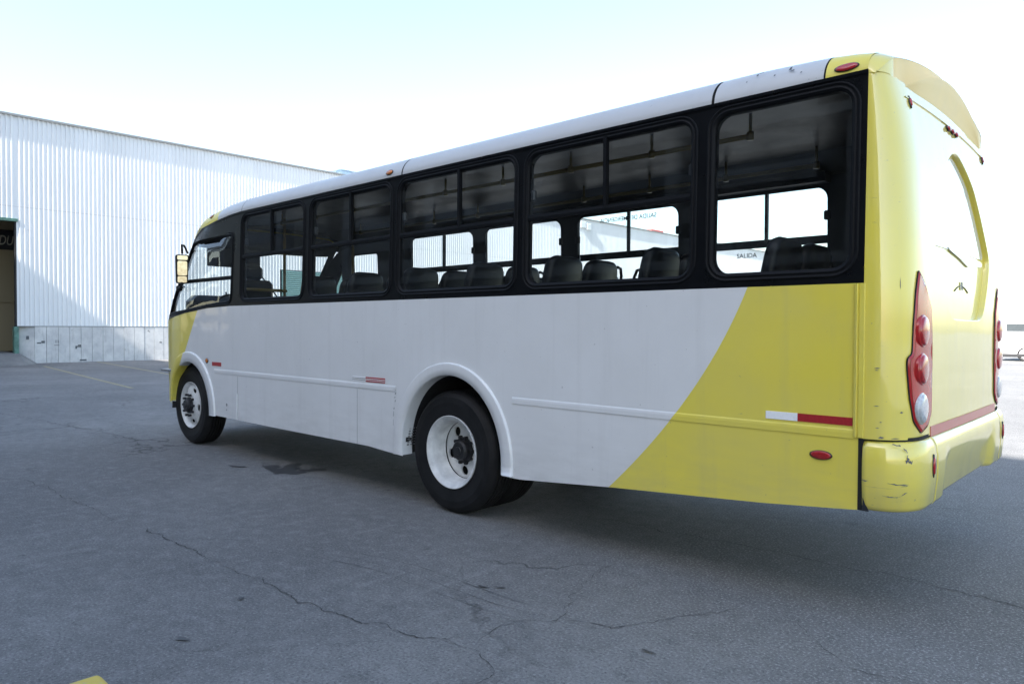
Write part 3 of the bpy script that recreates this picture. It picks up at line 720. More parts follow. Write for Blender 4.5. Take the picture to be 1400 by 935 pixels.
# recessed hatch and rear window
b = B(); ring(b, hatch, [(0, 0), (.006, -.003), (.010, -.035)], cap); hin = insetpoly(hatch, .007)
V, F = plate(hin, [], .12, lambda a, c: cap(a, c, -.032), (1, 0, 0)); b.add(V, F); ht = b.build('engine_hatch', M['yellow'], bus, True)
wp = [(LL/2, 2.57), (1.60, 2.44), (1.78, 2.25), (1.90, 2.10), (1.985, 1.975)]
wn = rpoly(wp+[(LL-u, z) for u, z in wp[::-1][:-1]], .10)
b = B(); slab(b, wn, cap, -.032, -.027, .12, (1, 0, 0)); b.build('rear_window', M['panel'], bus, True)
ch = [(.99, 1.985), (1.885, 1.955), (1.885, 1.925), (1.49, 1.90)]
b = B(); slab(b, ch, cap, -.030, -.022, .3, (1, 0, 0)); b.build('chevron_trim', M['chrome'], bus)
b = B(); slab(b, insetpoly(ch, .010), cap, -.022, -.020, .3, (1, 0, 0)); b.build('chevron_inlay', M['panel'], bus)
b = B()
for s_ in (-1, 1):
    b.tube([cap(LL/2+s_*t, 1.775-(t*1.5)**2*.55, -.029) for t in np.linspace(.03, .17, 8)], .003, 6)
b.add(*plate(rrect(LL/2-.022, LL/2+.022, 1.75, 1.80, .01), [], .1, lambda a, c: cap(a, c, -.026), (1, 0, 0)))
b.build('emblem', M['ink'], bus)
# stripe of faded red tape over the bumper
b = B(); slab(b, [(.50, .955), (LL-.46, .955)][::1]+[(LL-.46, 1.008), (.50, 1.008)], cap, 0, .003, .2, (1, 0, 0)); b.build('reflective_tape', M['pinkt'], bus, label='faded pink tape above the rear bumper')
# roof end: boxy roof section turning into the arched rear edge
def arcz(y): d = abs(y-1.2); return 3.018-.118*d*d-.075*(max(0, d-1.0)/.19)**2
XT = .082
def cornx(y):
    d = min(y, W-y)-.005
    return XT if d > .24 else XT*(max(0, 1-(1-max(d, 0)/.24)**2.))**.5
b = B(); ns = 14; V = []; zl, zt = 2.80, 2.952
base = roofsec(0, zl, zt, tum(2.81))
for k in range(ns+1):
    f = k/ns; e_ = f**1.2
    for (a, y, z) in base:
        xx = -.006+(cornx(y)+.006)*f
        V.append((xx, y, z*(1-e_)+(arcz(y) if abs(y-1.2) < 1.0 else min(z, arcz(y)))*e_))
m_ = len(base); b.add(V, [(k*m_+j, k*m_+j+1, (k+1)*m_+j+1, (k+1)*m_+j) for k in range(ns) for j in range(m_-1)])
b.build('roof_end', M['yellow'], bus, True)
# visor: one broad arched face whose top leans out over the rear
def vtop(y): d = abs(y-1.2); return max(2.985-.26*d*d, 2.762)
b = B(); ys = list(np.linspace(.03, 2.37, 55)); V = []
for y in ys:
    d = abs(y-1.2); zt_ = vtop(y); zl_ = min(2.768-.012*(d/1.1)**2, zt_-.005); cx_ = cornx(y); e_ = min(1, max(0, (1.02-d)/.35)); e_ = e_*e_*(3-2*e_)
    if d > 1.0: zl_ = 2.756+.044*min(1, (d-1.0)/.06); zt_ = max(zt_, zl_+.004)
    for q, dx in ((0, -.05), (0, .004), (.06, .008), (.35, .016), (.7, .028), (.93, .038), (1.0, .036), (1.012, .026)):
        V.append((cx_+(dx*e_ if dx > 0 else dx), y, zl_+(zt_-zl_)*q))
    V.append((cornx(y)-.002, y, arcz(y)))
n = 9; b.add(V, [(k*n+j, (k+1)*n+j, (k+1)*n+j+1, k*n+j+1) for k in range(len(ys)-1) for j in range(n-1)])
b.I = [1 if abs(ys[k]-1.2) > 1.06 else 0 for k in range(len(ys)-1) for j in range(n-1)]
b.build('rear_visor', [M['visor'], M['yellow']], bus, True)
# ledge line and marker lamps below the visor
b = B(); V = []; us = np.linspace(.36, LL-.36, 30); prl = [(2.742, 0), (2.742, .007), (2.736, .007), (2.732, 0)]
for u in us: V += [cap(u, z-.03*((u-LL/2)/1.0)**2, h) for z, h in prl]
b.add(V, [(k*4+j, k*4+j+1, (k+1)*4+j+1, (k+1)*4+j) for k in range(29) for j in range(3)]); b.build('lamp_ledge', M['yellow'], bus)
def dome(fn, u, z, ru, rz_, h, mat, name, parent=None, wantv=None, base='rubber', bz=.006, label=None, rot=0.):
    """small oval lamp with a rubber rim, sitting on fn(u, v, h)"""
    b = B(); n = 24; V = []; pr = [(1+bz/ru, 0, 1), (1+bz/ru, h*.45, 1), (1.0, h*.5, 1), (1.0, h*.6, 0), (.86, h*.9, 0), (.5, h*1.0, 0), (.02, h*1.03, 0)]
    ca, sa = math.cos(rot), math.sin(rot)
    for k in range(n):
        a = 2*math.pi*k/n
        for q, hh, mi in pr:
            du, dz = ru*q*math.cos(a), rz_*q*math.sin(a); V.append(fn(u+du*ca-dz*sa, z+du*sa+dz*ca, hh))
    m_ = len(pr); F = []; I = []
    for k in range(n):
        for j in range(m_-1): F.append((k*m_+j, k*m_+j+1, ((k+1) % n)*m_+j+1, ((k+1) % n)*m_+j)); I.append(1 if j < 2 else 0)
    b.V = V; b.F = F; b.I = I
    return b.build(name, [M[mat], M[base]], parent or bus, True, label)
for u in (LL/2-.10, LL/2, LL/2+.10): dome(cap, u, 2.715, .032, .014, .02, 'red', 'marker_lamp')
for u in (.42, LL-.42): dome(cap, u, 2.695, .010, .022, .014, 'red', 'marker_lamp')
# tail lamp clusters
def taillamp(mirror):
    f = (lambda u: LL-u) if mirror else (lambda u: u)
    fn = lambda u, z, h=0.: cap(f(u), z, h)
    ol = rpoly([(.314, 1.815), (.401, 1.739), (.489, 1.629), (.507, 1.476), (.509, 1.32), (.500, 1.075), (.446, 1.02), (.342, .985), (.263, 1.05), (.232, 1.168), (.212, 1.332), (.216, 1.372), (.247, 1.39), (.256, 1.551), (.278, 1.697)], .02, 3)
    b = B(); prf = [(0, 0), (.003, .006), (.014, .010)]; ring(b, ol, prf, fn); ins = insetpoly(ol, .016)
    V, F = plate(ins, [], .05, lambda a, c: fn(a, c, .010), (1, 0, 0)); b.add(V, F)
    cl = b.build('tail_lamp', M['redl'], bus, True)
    b = B(); ring(b, ol, [(-.002, 0), (-.002, .005), (.002, .006)], fn); b.build('lamp_gasket', M['gap'], cl)
    for (z, mt) in ((1.505, 'red'), (1.312, 'red'), (1.112, 'clear')):
        y = .228; cc = (.008, W-y if mirror else y, z)
        b = B(); b.lathe([(.083, .12), (.083, .205), (.079, .211), (.073, .211)], cc, 32, 1, 'x'); b.lathe([(.075, .205), (.073, .217), (.064, .222), (.042, .226), (.0, .228)], cc, 32, 0, 'x')
        b.build('lamp_lens', [M[mt], M['redl'] if mt == 'red' else M['clear']], cl, True)
taillamp(False); taillamp(True)
# side seam strip
b = B(); V = []; prs = [(-.042, 0), (-.040, .010), (-.028, .014), (-.022, .006), (-.014, .013), (-.004, .012), (.006, .012), (.008, 0)]
for z in (.968, ZB-.004): V += [near(x, z, h) for x, h in prs]
b.add(V, [(j, j+1, 8+j+1, 8+j) for j in range(7)]); b.build('corner_moulding', M['yellow'], bus)
# yellow upright beside the window band
# ---- rear bumper
def bplan(u, z, h=0.):
    x, y = plan(u); e = 1e-3; xa, ya = plan(max(0, u-e)); xc, yc = plan(min(LL, u+e)); tx, ty = xc-xa, yc-ya; l = math.hypot(tx, ty)+1e-9
    return (x*1.16+.002+h*ty/l, y-h*tx/l-.004, z)
def bump_sec(ua, ub, name, mat, n, dent=False, z0=.60, z1=.955):
    b = B(); V = []; us = np.linspace(ua, ub, n+1)
    prof = [(z0, -.10), (z0, -.035), (z0+.008, -.012), (z0+.03, 0), (z0+.15, .012), (z0+.26, .012), (z1-.04, .004), (z1-.012, -.010), (z1-.003, -.022), (z1, -.09)]
    for u in us:
        f = (u-ua)/(ub-ua); d = 0
        for z, h in prof:
            hh = h
            if dent:                        # broad recess under a raised brow
                s_ = min(1, max(0, (min(f, 1-f)-.10)/.07)); s_ = s_*s_*(3-2*s_)
                if z < z0+.2: hh = h-.035*s_
            V.append(bplan(u, z, hh))
    m_ = len(prof); F = [(k*m_+j, (k+1)*m_+j, (k+1)*m_+j+1, k*m_+j+1) for k in range(n) for j in range(m_-1)]
    F += [tuple(range(m_)), tuple(range(len(V)-m_, len(V)))[::-1]]
    b.add(V, F); return b.build(name, mat, bus, True)
e0 = .47
bump_sec(.004, e0, 'rear_bumper_corner', M['yellow'], 26); bump_sec(e0+.010, LL-e0-.010, 'rear_bumper', M['yellow'], 60, True); bump_sec(LL-e0, LL-.004, 'rear_bumper_corner', M['yellow'], 26)
b = B(); 
for (z, h) in ((.961, -.022),):
    V = []
    for u in np.linspace(0, LL, 60): V += [bplan(u, .952, -.03), bplan(u, .972, -.03)]
    b.add(V, [(k*2, k*2+1, k*2+3, k*2+2) for k in range(59)])
b.box((-.016, -.003, .60), (.006, .06, .962)); b.build('bumper_gap', M['gap'], bus)
fb = lambda u, z, h=0.: bplan(u, z, h+.008)
dome(fb, .405, .82, .018, .045, .014, 'red', 'bumper_reflector'); dome(fb, LL-.405, .82, .018, .045, .014, 'red', 'bumper_reflector')
for pts, w_ in (([(.116, .947), (.150, .937)], .010), ([(.160, .930), (.180, .905)], .013), ([(.182, .895), (.178, .878), (.19, .872)], .020), ([(.170, .866), (.205, .858)], .026), ([(.10, .751), (.139, .748), (.189, .750)], .007), ([(.155, .739), (.185, .742)], .005), ([(.08, .690), (.123, .684), (.151, .688)], .006), ([(.15, .690), (.181, .710)], .009), ([(.005, .757), (.03, .755)], .010), ([(.02, .728), (.12, .726)], .002)):
    b = B(); V = []; P = []
    for (a0, c0_), (a1, c1_) in zip(pts[:-1], pts[1:]):
        for t in np.linspace(0, 1, 7)[:-1]: P.append((a0+(a1-a0)*t, c0_+(c1_-c0_)*t))
    P.append(pts[-1]); n = len(P)
    for k, (a, c) in enumerate(P):
        e_ = w_*(.25+rng.rand()*.8)*math.sin(math.pi*(k+.6)/(n+.2)); jz = (rng.rand()-.5)*w_*.5; jz2 = (rng.rand()-.5)*w_
        V += [bplan(a, c+jz-e_/2, .0135), bplan(a+(rng.rand()-.5)*.004, c+jz+e_/2+jz2*.3, .0135)]
    b.add(V, [(2*k, 2*k+2, 2*k+3, 2*k+1) for k in range(n-1)]); b.build('scuff', M['scuff'], bus)
for (u, z, a, c) in ((.052, 1.318, .03, .004), (.055, 1.308, .018, .003), (.176, 1.098, .020, .007), (.078, 1.05, .014, .003), (.073, .972, .030, .008), (.13, .969, .05, .004), (.175, 1.725, .004, .05), (.05, 1.13, .03, .003), (.06, 1.02, .02, .003)):
    b = B(); b.add([cap(u, z, .0015), cap(u+a*.6, z-c*.3, .0015), cap(u+a, z+c*.4, .0015), cap(u+a*.4, z+c, .0015)], [(0, 1, 2, 3)]); b.build('scuff', M['scuff'], bus)
for (x, z, a, c) in ((-.61, 2.93, .012, .02), (-.60, 2.945, .03, .006), (-.50, 2.90, .01, .012), (-.42, 2.915, .016, .03), (-.405, 2.905, .02, .01), (-.66, 2.90, .008, .01), (-.35, 2.88, .012, .008)):
    t = math.asin((z-2.81)/.205); fr_ = lambda dx, dz: (x+dx, ysurf(x, 2.81)+.26*(1-math.cos(t+dz/.2))-.004, 2.81+.205*math.sin(t+dz/.2)+.002)
    b = B(); b.add([fr_(0, 0), fr_(a, 0), fr_(a*.8, c), fr_(a*.1, c*.7)], [(0, 1, 2, 3)]); b.build('chip', M['ink'], bus)
# torn corner of the skirt by the bumper gap
b = B(); b.add([(-.07, -.006, .601), (-.014, -.006, .597), (-.014, -.006, .64), (.008, -.0075, .60), (.040, -.0075, .600), (.036, -.0075, .615), (.022, -.0075, .635), (.010, -.0075, .67)], [(3, 4, 5, 6, 7)]); b.build('torn_edge', M['dplast'], bus)
# ---- side lamps and tape
dome(near, -.2, .855, .052, .022, .014, 'red', 'side_lamp'); dome(far, -.2, .855, .052, .022, .014, 'red', 'side_lamp')
def roofdome(x, k, ru, rv, mat, side=0):
    zl, zt = rz(x)
    def fn(u, v, h=0.):
        t = v; y = ysurf(u, zl)+.26*(1-math.cos(t)); z = zl+(zt-zl)*math.sin(t); ny, nz = -math.cos(t), .6*math.sin(t)
        y2 = y+h*ny; return (u, W-y2 if side else y2, z+h*nz)
    dome(fn, x, k, ru, rv, .014, mat, 'roof_lamp')
for sd_ in (0, 1): roofdome(-.108, .26, .055, .125, 'red', sd_); roofdome(-3.93, .26, .045, .11, 'amber', sd_); roofdome(-7.47, .5, .035, .12, 'amber', sd_)
dome(near, -7.50, 1.095, .032, .026, .015, 'amber', 'side_lamp')
for (x0, x1, z0, z1, i) in ((-.50, -.325, 1.021, 1.063, 0), (-.325, -.045, 1.021, 1.063, 1), (-4.44, -4.235, 1.018, 1.062, 0), (-4.235, -3.95, 1.018, 1.062, 1), (-7.36, -7.12, 1.04, 1.085, 1)):
    b = B(); slab(b, [(x0, z0), (x1, z0), (x1, z1), (x0, z1)], near, 0, .003, .4, i=i)
    for q in (.33, .66) if x0 < -4 and x0 > -5 else ():
        zz = z0+(z1-z0)*q; slab(b, [(x0, zz-.003), (x1, zz-.003), (x1, zz+.003), (x0, zz+.003)], near, .003, .005, .4, i=3 if i == 0 else 2)
    b.build('reflective_tape', [M['refw'], M['refr'], M['white'], M['flash']], bus, label='white reflective tape' if i == 0 else 'red reflective tape')

# panel joints low on the side
b = B()
for x, za, zb_ in ((-6.71, .452, .945), (-4.37, .442, .945)):
    b.box((x-(.003 if x < -5 else .0012), ysurf(x, .6)-.0015, za), (x+.003, ysurf(x, .6)+.01, zb_))
b.build('panel_joint', M['flash'], bus)
b = B(); b.tube([near(-6.715, .45, .006), near(-6.715, .74, .006)], .007, 6); b.build('hinge_bead', M['white'], bus)
b = B(); b.tube([(-6.98, -.003, .60), (-6.98, .01, .60)], .018, 12); b.tube([(-6.98, -.003, .54), (-6.98, .01, .54)], .010, 10); b.build('lock', M['steel'], bus)
for (z, dx, w_, h_) in ((.96, 0, .018, .012), (.93, .010, .014, .02), (.90, -.004, .02, .01), (.865, .008, .010, .022), (.80, -.01, .012, .02), (.74, -.012, .006, .05), (.66, -.014, .004, .06)):
    b = B(); xx = -3.815+dx; yy = ysurf(-3.8, z)-.0245
    b.add([(xx, yy+.02, z), (xx+w_, yy+.02, z+.004), (xx+w_*1.3, yy+.02, z+h_), (xx+w_*.3, yy+.02, z+h_*.8)], [(0, 1, 2, 3)]); b.build('scrape', M['flash'], bus)

# ---- front end
b = B(); zs = [.93, 1.1, 1.3, 1.57, 1.7, 1.85, 2.01, 2.15, 2.29, 2.45, 2.56, 2.66]; nn = 22; V = []
def frontp(z, f):
    X0 = xb(z); y0 = ysurf(X0, z); t = f
    # bezier from the side edge to the middle of the nose
    P0 = np.array([X0, y0]); P1 = np.array([X0-.22, y0+.09]); P2 = np.array([X0-.33, .55]); P3 = np.array([X0-.36, 1.2])
    return (1-t)**3*P0+3*(1-t)**2*t*P1+3*(1-t)*t*t*P2+t**3*P3
for z in zs:
    row = [frontp(z, k/nn) for k in range(nn+1)]; row = [(p[0], p[1]) for p in row]+[(p[0], W-p[1]) for p in row[::-1][1:]]; V += [(x, y, z) for x, y in row]
m_ = 2*nn+1; F = []; I = []
for k in range(len(zs)-1):
    for j in range(m_-1):
        F.append((k*m_+j, (k+1)*m_+j, (k+1)*m_+j+1, k*m_+j+1)); gz = 3 <= k < 10; gy = 3 <= j < m_-4
        I.append(2 if gz and gy else (1 if gz else 0))
fA = [i for i, q in enumerate(I) if q == 0]; 
def pick(q): return [F[i] for i in range(len(F)) if I[i] == q]
mesh('front_panel', V, pick(0), M['yellow'], bus, True); mesh('front_pillar', V, pick(1), M['black'], bus, True); mesh('windscreen', V, pick(2), M['wind'], bus, True)
zt = 2.66; row = [frontp(zt, k/nn) for k in range(nn+1)]; row = [(p[0], p[1], zt) for p in row]+[(p[0], W-p[1], zt) for p in row[::-1][1:]]
zl_, zt_ = rz(-8.12); sec = roofsec(-8.12, zl_, zt_, ysurf(-8.12, zl_)); ms = len(sec)
row2 = [row[int(round(k*(len(row)-1)/(ms-1)))] for k in range(ms)]
mesh('front_header', list(row2)+list(sec), [(k, ms+k, ms+k+1, k+1) for k in range(ms-1)], M['yellow'], bus, True)
lin = [tuple(np.array(v)+[.03, .02 if v[1] < 1.2 else -.02, 0]) for v in V]
mesh('front_lining', lin, [F[i] for i in range(len(F)) if I[i] != 2], M['inner'], bus, True)
hv = [tuple(np.array(v)+[.03, 0, -.03]) for v in list(row2)+list(sec)]
mesh('front_lining', hv, [(k, ms+k, ms+k+1, k+1) for k in range(ms-1)], M['inner'], bus, True)
b = B(); b.rbox((-8.22, .32, 2.30), (-8.18, 1.05, 2.55), .01); b.build('sun_visor', M['inner'], bus)
b = B(); b.box((-9.2, .35, .45), (-9.15, 2.05, .93)); V = []
for z in (.50, .90):
    for f in np.linspace(0, 1, 16):
        p = frontp(z, f); V.append((p[0]+.0, p[1]+.005, z))
b = B()
for mir in (0, 1):
    V = []
    fs = np.linspace(-.06, 1, 18)
    for z, dx in ((.47, .04), (.50, .0), (.90, 0), (.90, .1)):
        for f in fs:
            p = frontp(z, max(f, 0)) + (np.array([.9*-min(f, 0)*2, -.0]) if f < 0 else 0); V.append((p[0]+dx, W-p[1] if mir else p[1], z))
    n = len(fs); b.add(V, [(k*n+j, (k+1)*n+j, (k+1)*n+j+1, k*n+j+1) for k in range(3) for j in range(n-1)])
    # end return, a thin pressed lip beside the wheel
    q = [(-8.94, .14), (-8.76, .12)]
    f_ = lambda y: W-y if mir else y
    b.add([(q[0][0], f_(.145), .50), (q[1][0], f_(.115), .47), (q[1][0], f_(.115), .90), (q[0][0], f_(.145), .90)], [(0, 1, 2, 3)])
b.build('front_bumper', M['yellow'], bus, True)
b = B(); b.rbox((-9.0, .03, .905), (-8.66, .16, .935), .004); b.build('step_bracket', M['steel'], bus)
b = B(); b.box((-9.25, .5, .35), (-8.9, 1.9, 1.2)); b.box((-8.9, .3, 1.25), (-8.5, 2.1, 1.62)); b.rbox((-8.86, .28, 1.6), (-8.5, 1.2, 1.93), .08); b.rbox((-9.0, 1.2, 1.6), (-8.6, 2.1, 1.86), .06); b.build('dashboard', M['dplast'], bus)
st = B(); P = [(-8.25+.06*math.sin(a)*1.2, .62+.22*math.cos(a), 1.72+.21*math.sin(a)) for a in np.linspace(0, 2*math.pi, 28)[:-1]]; st.tube(P, .016, 8, closed=True); st.tube([(-8.26, .62, 1.72), (-8.45, .62, 1.5)], .03, 8); st.build('steering_wheel', M['dplast'], bus, True)
# wiper / pole shapes behind the windscreen
b = B(); b.tube([(-7.75, 1.55, 2.75), (-7.9, 1.5, 1.9), (-7.9, 1.5, 1.1)], .018, 8); b.tube([(-7.0, .75, 2.85), (-7.0, .75, 1.05)], .018, 8); b.tube([(-7.0, 1.75, 2.85), (-7.0, 1.75, 1.05)], .018, 8); b.tube([(-6.95, .1, 1.95), (-6.95, .75, 1.95)], .018, 8)
b.build('grab_pole', M['rail'], bus, True)
b = B(); b.tube([(-9.06, 1.95, 1.72), (-9.02, 1.9, 1.8), (-8.72, 1.3, 2.3)], .010, 6); b.tube([(-9.06, 1.0, 1.72), (-8.9, .9, 2.0)], .010, 6); b.build('wiper', M['gap'], bus)
b = B(); b.tube([(-8.33, .12, 2.46), (-8.22, .03, 2.54), (-8.10, -.05, 2.53), (-8.05, -.065, 2.42)], .013, 8); b.tube([(-8.50, .14, 2.03), (-8.30, -.02, 1.99), (-8.06, -.075, 2.0), (-8.03, -.075, 2.06)], .016, 8); b.rbox((-8.34, -.03, 1.96), (-8.24, .02, 2.03), .01)
mr = b.build('mirror_arm', M['gap'], bus, True)
b = B(); cx_, cy_ = -8.02, -.15
# mirror head: dark shell with its glass facing back
c0 = Vector((-8.03, -.075, 2.235)); fx = Vector((.96, -.28, -.02)).normalized(); rx = Vector((0, 0, 1)).cross(fx).normalized(); ux = fx.cross(rx)
fm = lambda u, v, h=0.: tuple(c0+rx*u+ux*v+fx*h)
ol = rpoly([(-.066, -.19), (.066, -.19), (.080, .17), (-.074, .17)], .03)
slab(b, ol, fm, -.07, 0, .3, (1, -1, 0)); slab(b, insetpoly(ol, .01), fm, -.07, -.085, .3, (-1, 1, 0)); mh = b.build('wing_mirror', M['gap'], bus)
b = B(); slab(b, rrect(-.054, .058, -.09, .09, .02), fm, 0, .003, .3, (1, -1, 0)); b.build('mirror_glass', M['mirror'], mh)
b = B(); slab(b, rrect(-.056, .064, .105, .158, .015), lambda u, v, h=0.: fm(u, v, h+.1*(v-.14)**2), 0, .003, .3, (1, -1, 0)); b.build('mirror_glass', M['mirror'], mh); b = B(); slab(b, rrect(-.052, .054, -.178, -.10, .015), fm, 0, .003, .3, (1, -1, 0)); b.build('mirror_glass', M['mirror'], mh)

# ---- wheels
def wheel(x, yo, sgn, kind, twin=True):
    """yo = outer face, sgn = +1 when the bus lies towards +y"""
    root = bpy.data.objects.new('wheel', None); col.objects.link(root); root.parent = bus; root['_o'] = [OX, OY, 0]
    c = (x, yo, .5); s_ = sgn
    def tyre(off):
        pr = [(.292, .012), (.300, .004), (.33, -.002), (.40, -.012), (.45, -.008), (.478, .012), (.492, .030), (.499, .045)]
        y = .045
        for k in range(5):
            pr += [(.5, y+.003), (.5, y+.024), (.478, y+.026), (.478, y+.034)]; y += .037
        pr += [(.499, .225), (.488, .245), (.45, .272), (.40, .276), (.33, .264), (.292, .25), (.285, .13)]
        return [(r_, (h+off)*s_) for r_, h in pr]
    b = B(); b.lathe(tyre(0), c, 72)
    b.build('tyre', M['tyre'], root, False)
    # tread is flat shaded; smooth sidewalls would hide the grooves
    if twin: b = B(); b.lathe(tyre(.31), c, 72); b.build('tyre', M['tyre'], root, False)
    b = B()
    if kind == 'rear':
        prof = [(.284, .05), (.292, .006), (.297, -.003), (.297, -.008), (.290, -.008), (.284, .004), (.262, .012), (.252, .03), (.247, .09), (.243, .14), (.236, .152)]
        b.lathe([(r_, h*s_) for r_, h in prof], c, 64)
        dn = lambda r_: .152+.03*max(0, (r_-.19)/.046)*0-.012*math.cos(min(1, r_/.236)*3.0)
        holes = [[(.172*math.cos(R(a))+.040*math.cos(t), .172*math.sin(R(a))+.040*math.sin(t)) for t in np.linspace(0, 2*math.pi, 19)[:-1]] for a in (124, 196, 268, 340, 52)]
        hubr, hubh = .088, .07
    else:
        prof = [(.284, .05), (.292, .006), (.297, -.003), (.297, -.008), (.290, -.008), (.284, .004), (.272, .018), (.262, .030), (.250, .034), (.236, .022)]
        b.lathe([(r_, h*s_) for r_, h in prof], c, 64)
        dn = lambda r_: .022-.035*min(1, (.236-r_)/.09)
        holes = [[(.205*math.cos(R(a))-.05*math.sin(t)*math.sin(R(a))+.024*math.cos(t)*math.cos(R(a)), .205*math.sin(R(a))+.05*math.sin(t)*math.cos(R(a))+.024*math.cos(t)*math.sin(R(a))) for t in np.linspace(0, 2*math.pi, 19)[:-1]] for a in (65, 137, 209, 281, 353)]
        hubr, hubh = .085, .06
    ol_ = [(.236*math.cos(t), .236*math.sin(t)) for t in np.linspace(0, 2*math.pi, 65)[:-1]]
    fnw = lambda u, v, h=0.: (x+u*(1 if s_ > 0 else -1), yo+s_*(dn(math.hypot(u, v))-h), .5+v)
    V, F = plate(ol_, holes, .03, fnw, (0, -s_, 0)); b.add(V, F)
    for hh in holes:
        n = len(hh); V = [fnw(p[0], p[1], 0) for p in hh]+[fnw(p[0], p[1], -.015) for p in hh]; b.add(V, [(k, (k+1) % n, n+(k+1) % n, n+k) for k in range(n)])
    b.build('rim', M['rim'], root, True)
    b = B(); b.lathe([(.27, .22*s_), (.0, .22*s_)], c, 32); b.build('brake_drum', M['gap'], root)
    b = B(); d0 = dn(.1)
    b.lathe([(hubr+.02, (d0)*s_), (hubr+.016, (d0-.02)*s_), (hubr, (d0-.022)*s_), (hubr*.95, (d0-hubh*.75)*s_), (hubr*.78, (d0-hubh)*s_), (.035, (d0-hubh)*s_), (.03, (d0-hubh-.008)*s_), (0, (d0-hubh-.008)*s_)], c, 32)
    nr = .108 if kind == 'rear' else .135
    for k in range(10):
        a = 2*math.pi*k/10; cc = (x+nr*math.cos(a), yo, .5+nr*math.sin(a)); hh = .022 if kind == 'rear' else .035
        b.lathe([(.016, d0*s_), (.016, (d0-hh)*s_), (.014, (d0-hh-.006)*s_), (0, (d0-hh-.006)*s_)], cc, 6)
    b.build('hub', M['hub'], root, False)
wheel(-3.17, .075, 1, 'rear'); wheel(-8.17, .085, 1, 'front', False); wheel(-3.17, W-.075, -1, 'rear'); wheel(-8.17, W-.085, -1, 'front', False)
# ---- chassis
b = B(); b.box((-7.35, .07, .94), (-3.80, 2.33, .975)); b.box((-2.45, .07, .94), (-.0, 2.33, .975)); b.box((-8.6, .82, .94), (.0, 1.58, .975)); b.box((-8.5, .75, .60), (-.1, .85, .85)); b.box((-8.5, 1.55, .60), (-.1, 1.65, .85)); b.tube([(-3.17, .4, .5), (-3.17, 2.0, .5)], .08, 12); b.tube([(-8.17, .4, .5), (-8.17, 2.0, .5)], .06, 12)
b.lathe([(0, 0), (.2, 0), (.24, .1), (.24, .2), (.2, .3), (0, .3)], (-3.17, 1.05, .52), 20); b.tube([(-6.5, 1.2, .62), (-3.3, 1.2, .55)], .05, 10); b.rbox((-6.3, .12, .50), (-5.2, .65, .90), .05); b.tube([(-7.5, 1.9, .58), (-2.0, 1.9, .6), (-.4, 1.9, .62)], .05, 10); b.rbox((-2.1, .2, .62), (-.5, 2.2, .93), .04)
b.build('chassis', M['under'], bus)
b = B()
for k in range(4):
    for q in range(10): y = .035+.036*k+.004*q; z = .50+.023*q; b.box((-3.69, y, z), (-3.684, y+.020, z+.010))
b.build('vent_grille', M['steel'], bus)

# ---- seats
def seat(x, y, aisle, handle):
    r_ = bpy.data.objects.new('passenger_seat', None); col.objects.link(r_); r_.parent = bus; r_['_o'] = [OX, OY, 0]
    b = B(); n = 9; V = []
    ol_ = rpoly([(-.205, 1.42), (-.215, 1.82), (-.19, 2.05), (.19, 2.05), (.215, 1.82), (.205, 1.42)], [.03, .2, .13, .13, .2, .03], 6)
    for h, ins in ((-.045, .035), (-.03, .008), (0, 0), (.03, .008), (.045, .035)):
        for (u, v) in insetpoly(ol_, ins): V.append((x+h+(v-1.42)*.17, y+u, v))
    m_ = len(ol_); F = [(k*m_+j, k*m_+(j+1) % m_, (k+1)*m_+(j+1) % m_, (k+1)*m_+j) for k in range(4) for j in range(m_)]+[tuple(range(m_))[::-1], tuple(range(4*m_, 5*m_))]
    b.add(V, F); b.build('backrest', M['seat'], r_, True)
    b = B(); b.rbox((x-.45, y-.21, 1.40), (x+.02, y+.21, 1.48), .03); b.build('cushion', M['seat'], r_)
    b = B(); b.tube([(x-.35, y-.15, 1.40), (x-.35, y-.15, 1.05)], .018, 8); b.tube([(x-.02, y+.15, 1.40), (x-.02, y+.15, 1.05)], .018, 8); b.build('leg', M['dplast'], r_)
    b = B(); yy = y+aisle*.195
    P = [(x+(z-1.42)*.17, yy+aisle*dy, z) for z, dy in ((1.99, -.02), (2.01, .03), (2.00, .075), (1.94, .10), (1.86, .10), (1.80, .07), (1.78, .01))]
    if handle: b.tube(P, .013, 8); b.build('grab_handle', M['seat'], r_, True)
for k in range(7):
    x = -.66-.84*k
    for y, a in ((.38, 1), (.84, 1), (1.62, -1), (2.07, -1)):
        if (k >= 6 or k <= 1) and y > 1.5: continue
        seat(x, y, a, y in (.84, 1.62))
# driver's seat
r_ = bpy.data.objects.new('driver_seat', None); col.objects.link(r_); r_.parent = bus; r_['_o'] = [OX, OY, 0]
b = B(); b.rbox((-7.55, .35, 1.45), (-7.42, .85, 2.10), .05); b.rbox((-7.55, .48, 2.10), (-7.45, .72, 2.28), .04); b.build('backrest', M['seat'], r_); b = B(); b.rbox((-8.0, .35, 1.38), (-7.45, .85, 1.48), .04); b.rbox((-7.85, .45, 1.04), (-7.6, .75, 1.38), .02); b.build('cushion', M['seat'], r_)
# ---- handrails
b = B()
for y in (.62, 1.75):
    b.tube([(-.90, y, 2.755), (-7.0, y, 2.755)], .017, 8)
    for k in range(9): x = -.90-.74*k; b.tube([(x, y, 2.9), (x, y, 2.755)], .011, 6); b.tube([(x, y, 2.78), (x, y, 2.73)], .024, 8)
b.build('handrail', M['rail'], bus, True)
b = B(); b.box((-6.8, 2.20, 2.72), (-1.0, 2.33, 2.80))
b.build('air_duct', M['inner'], bus)

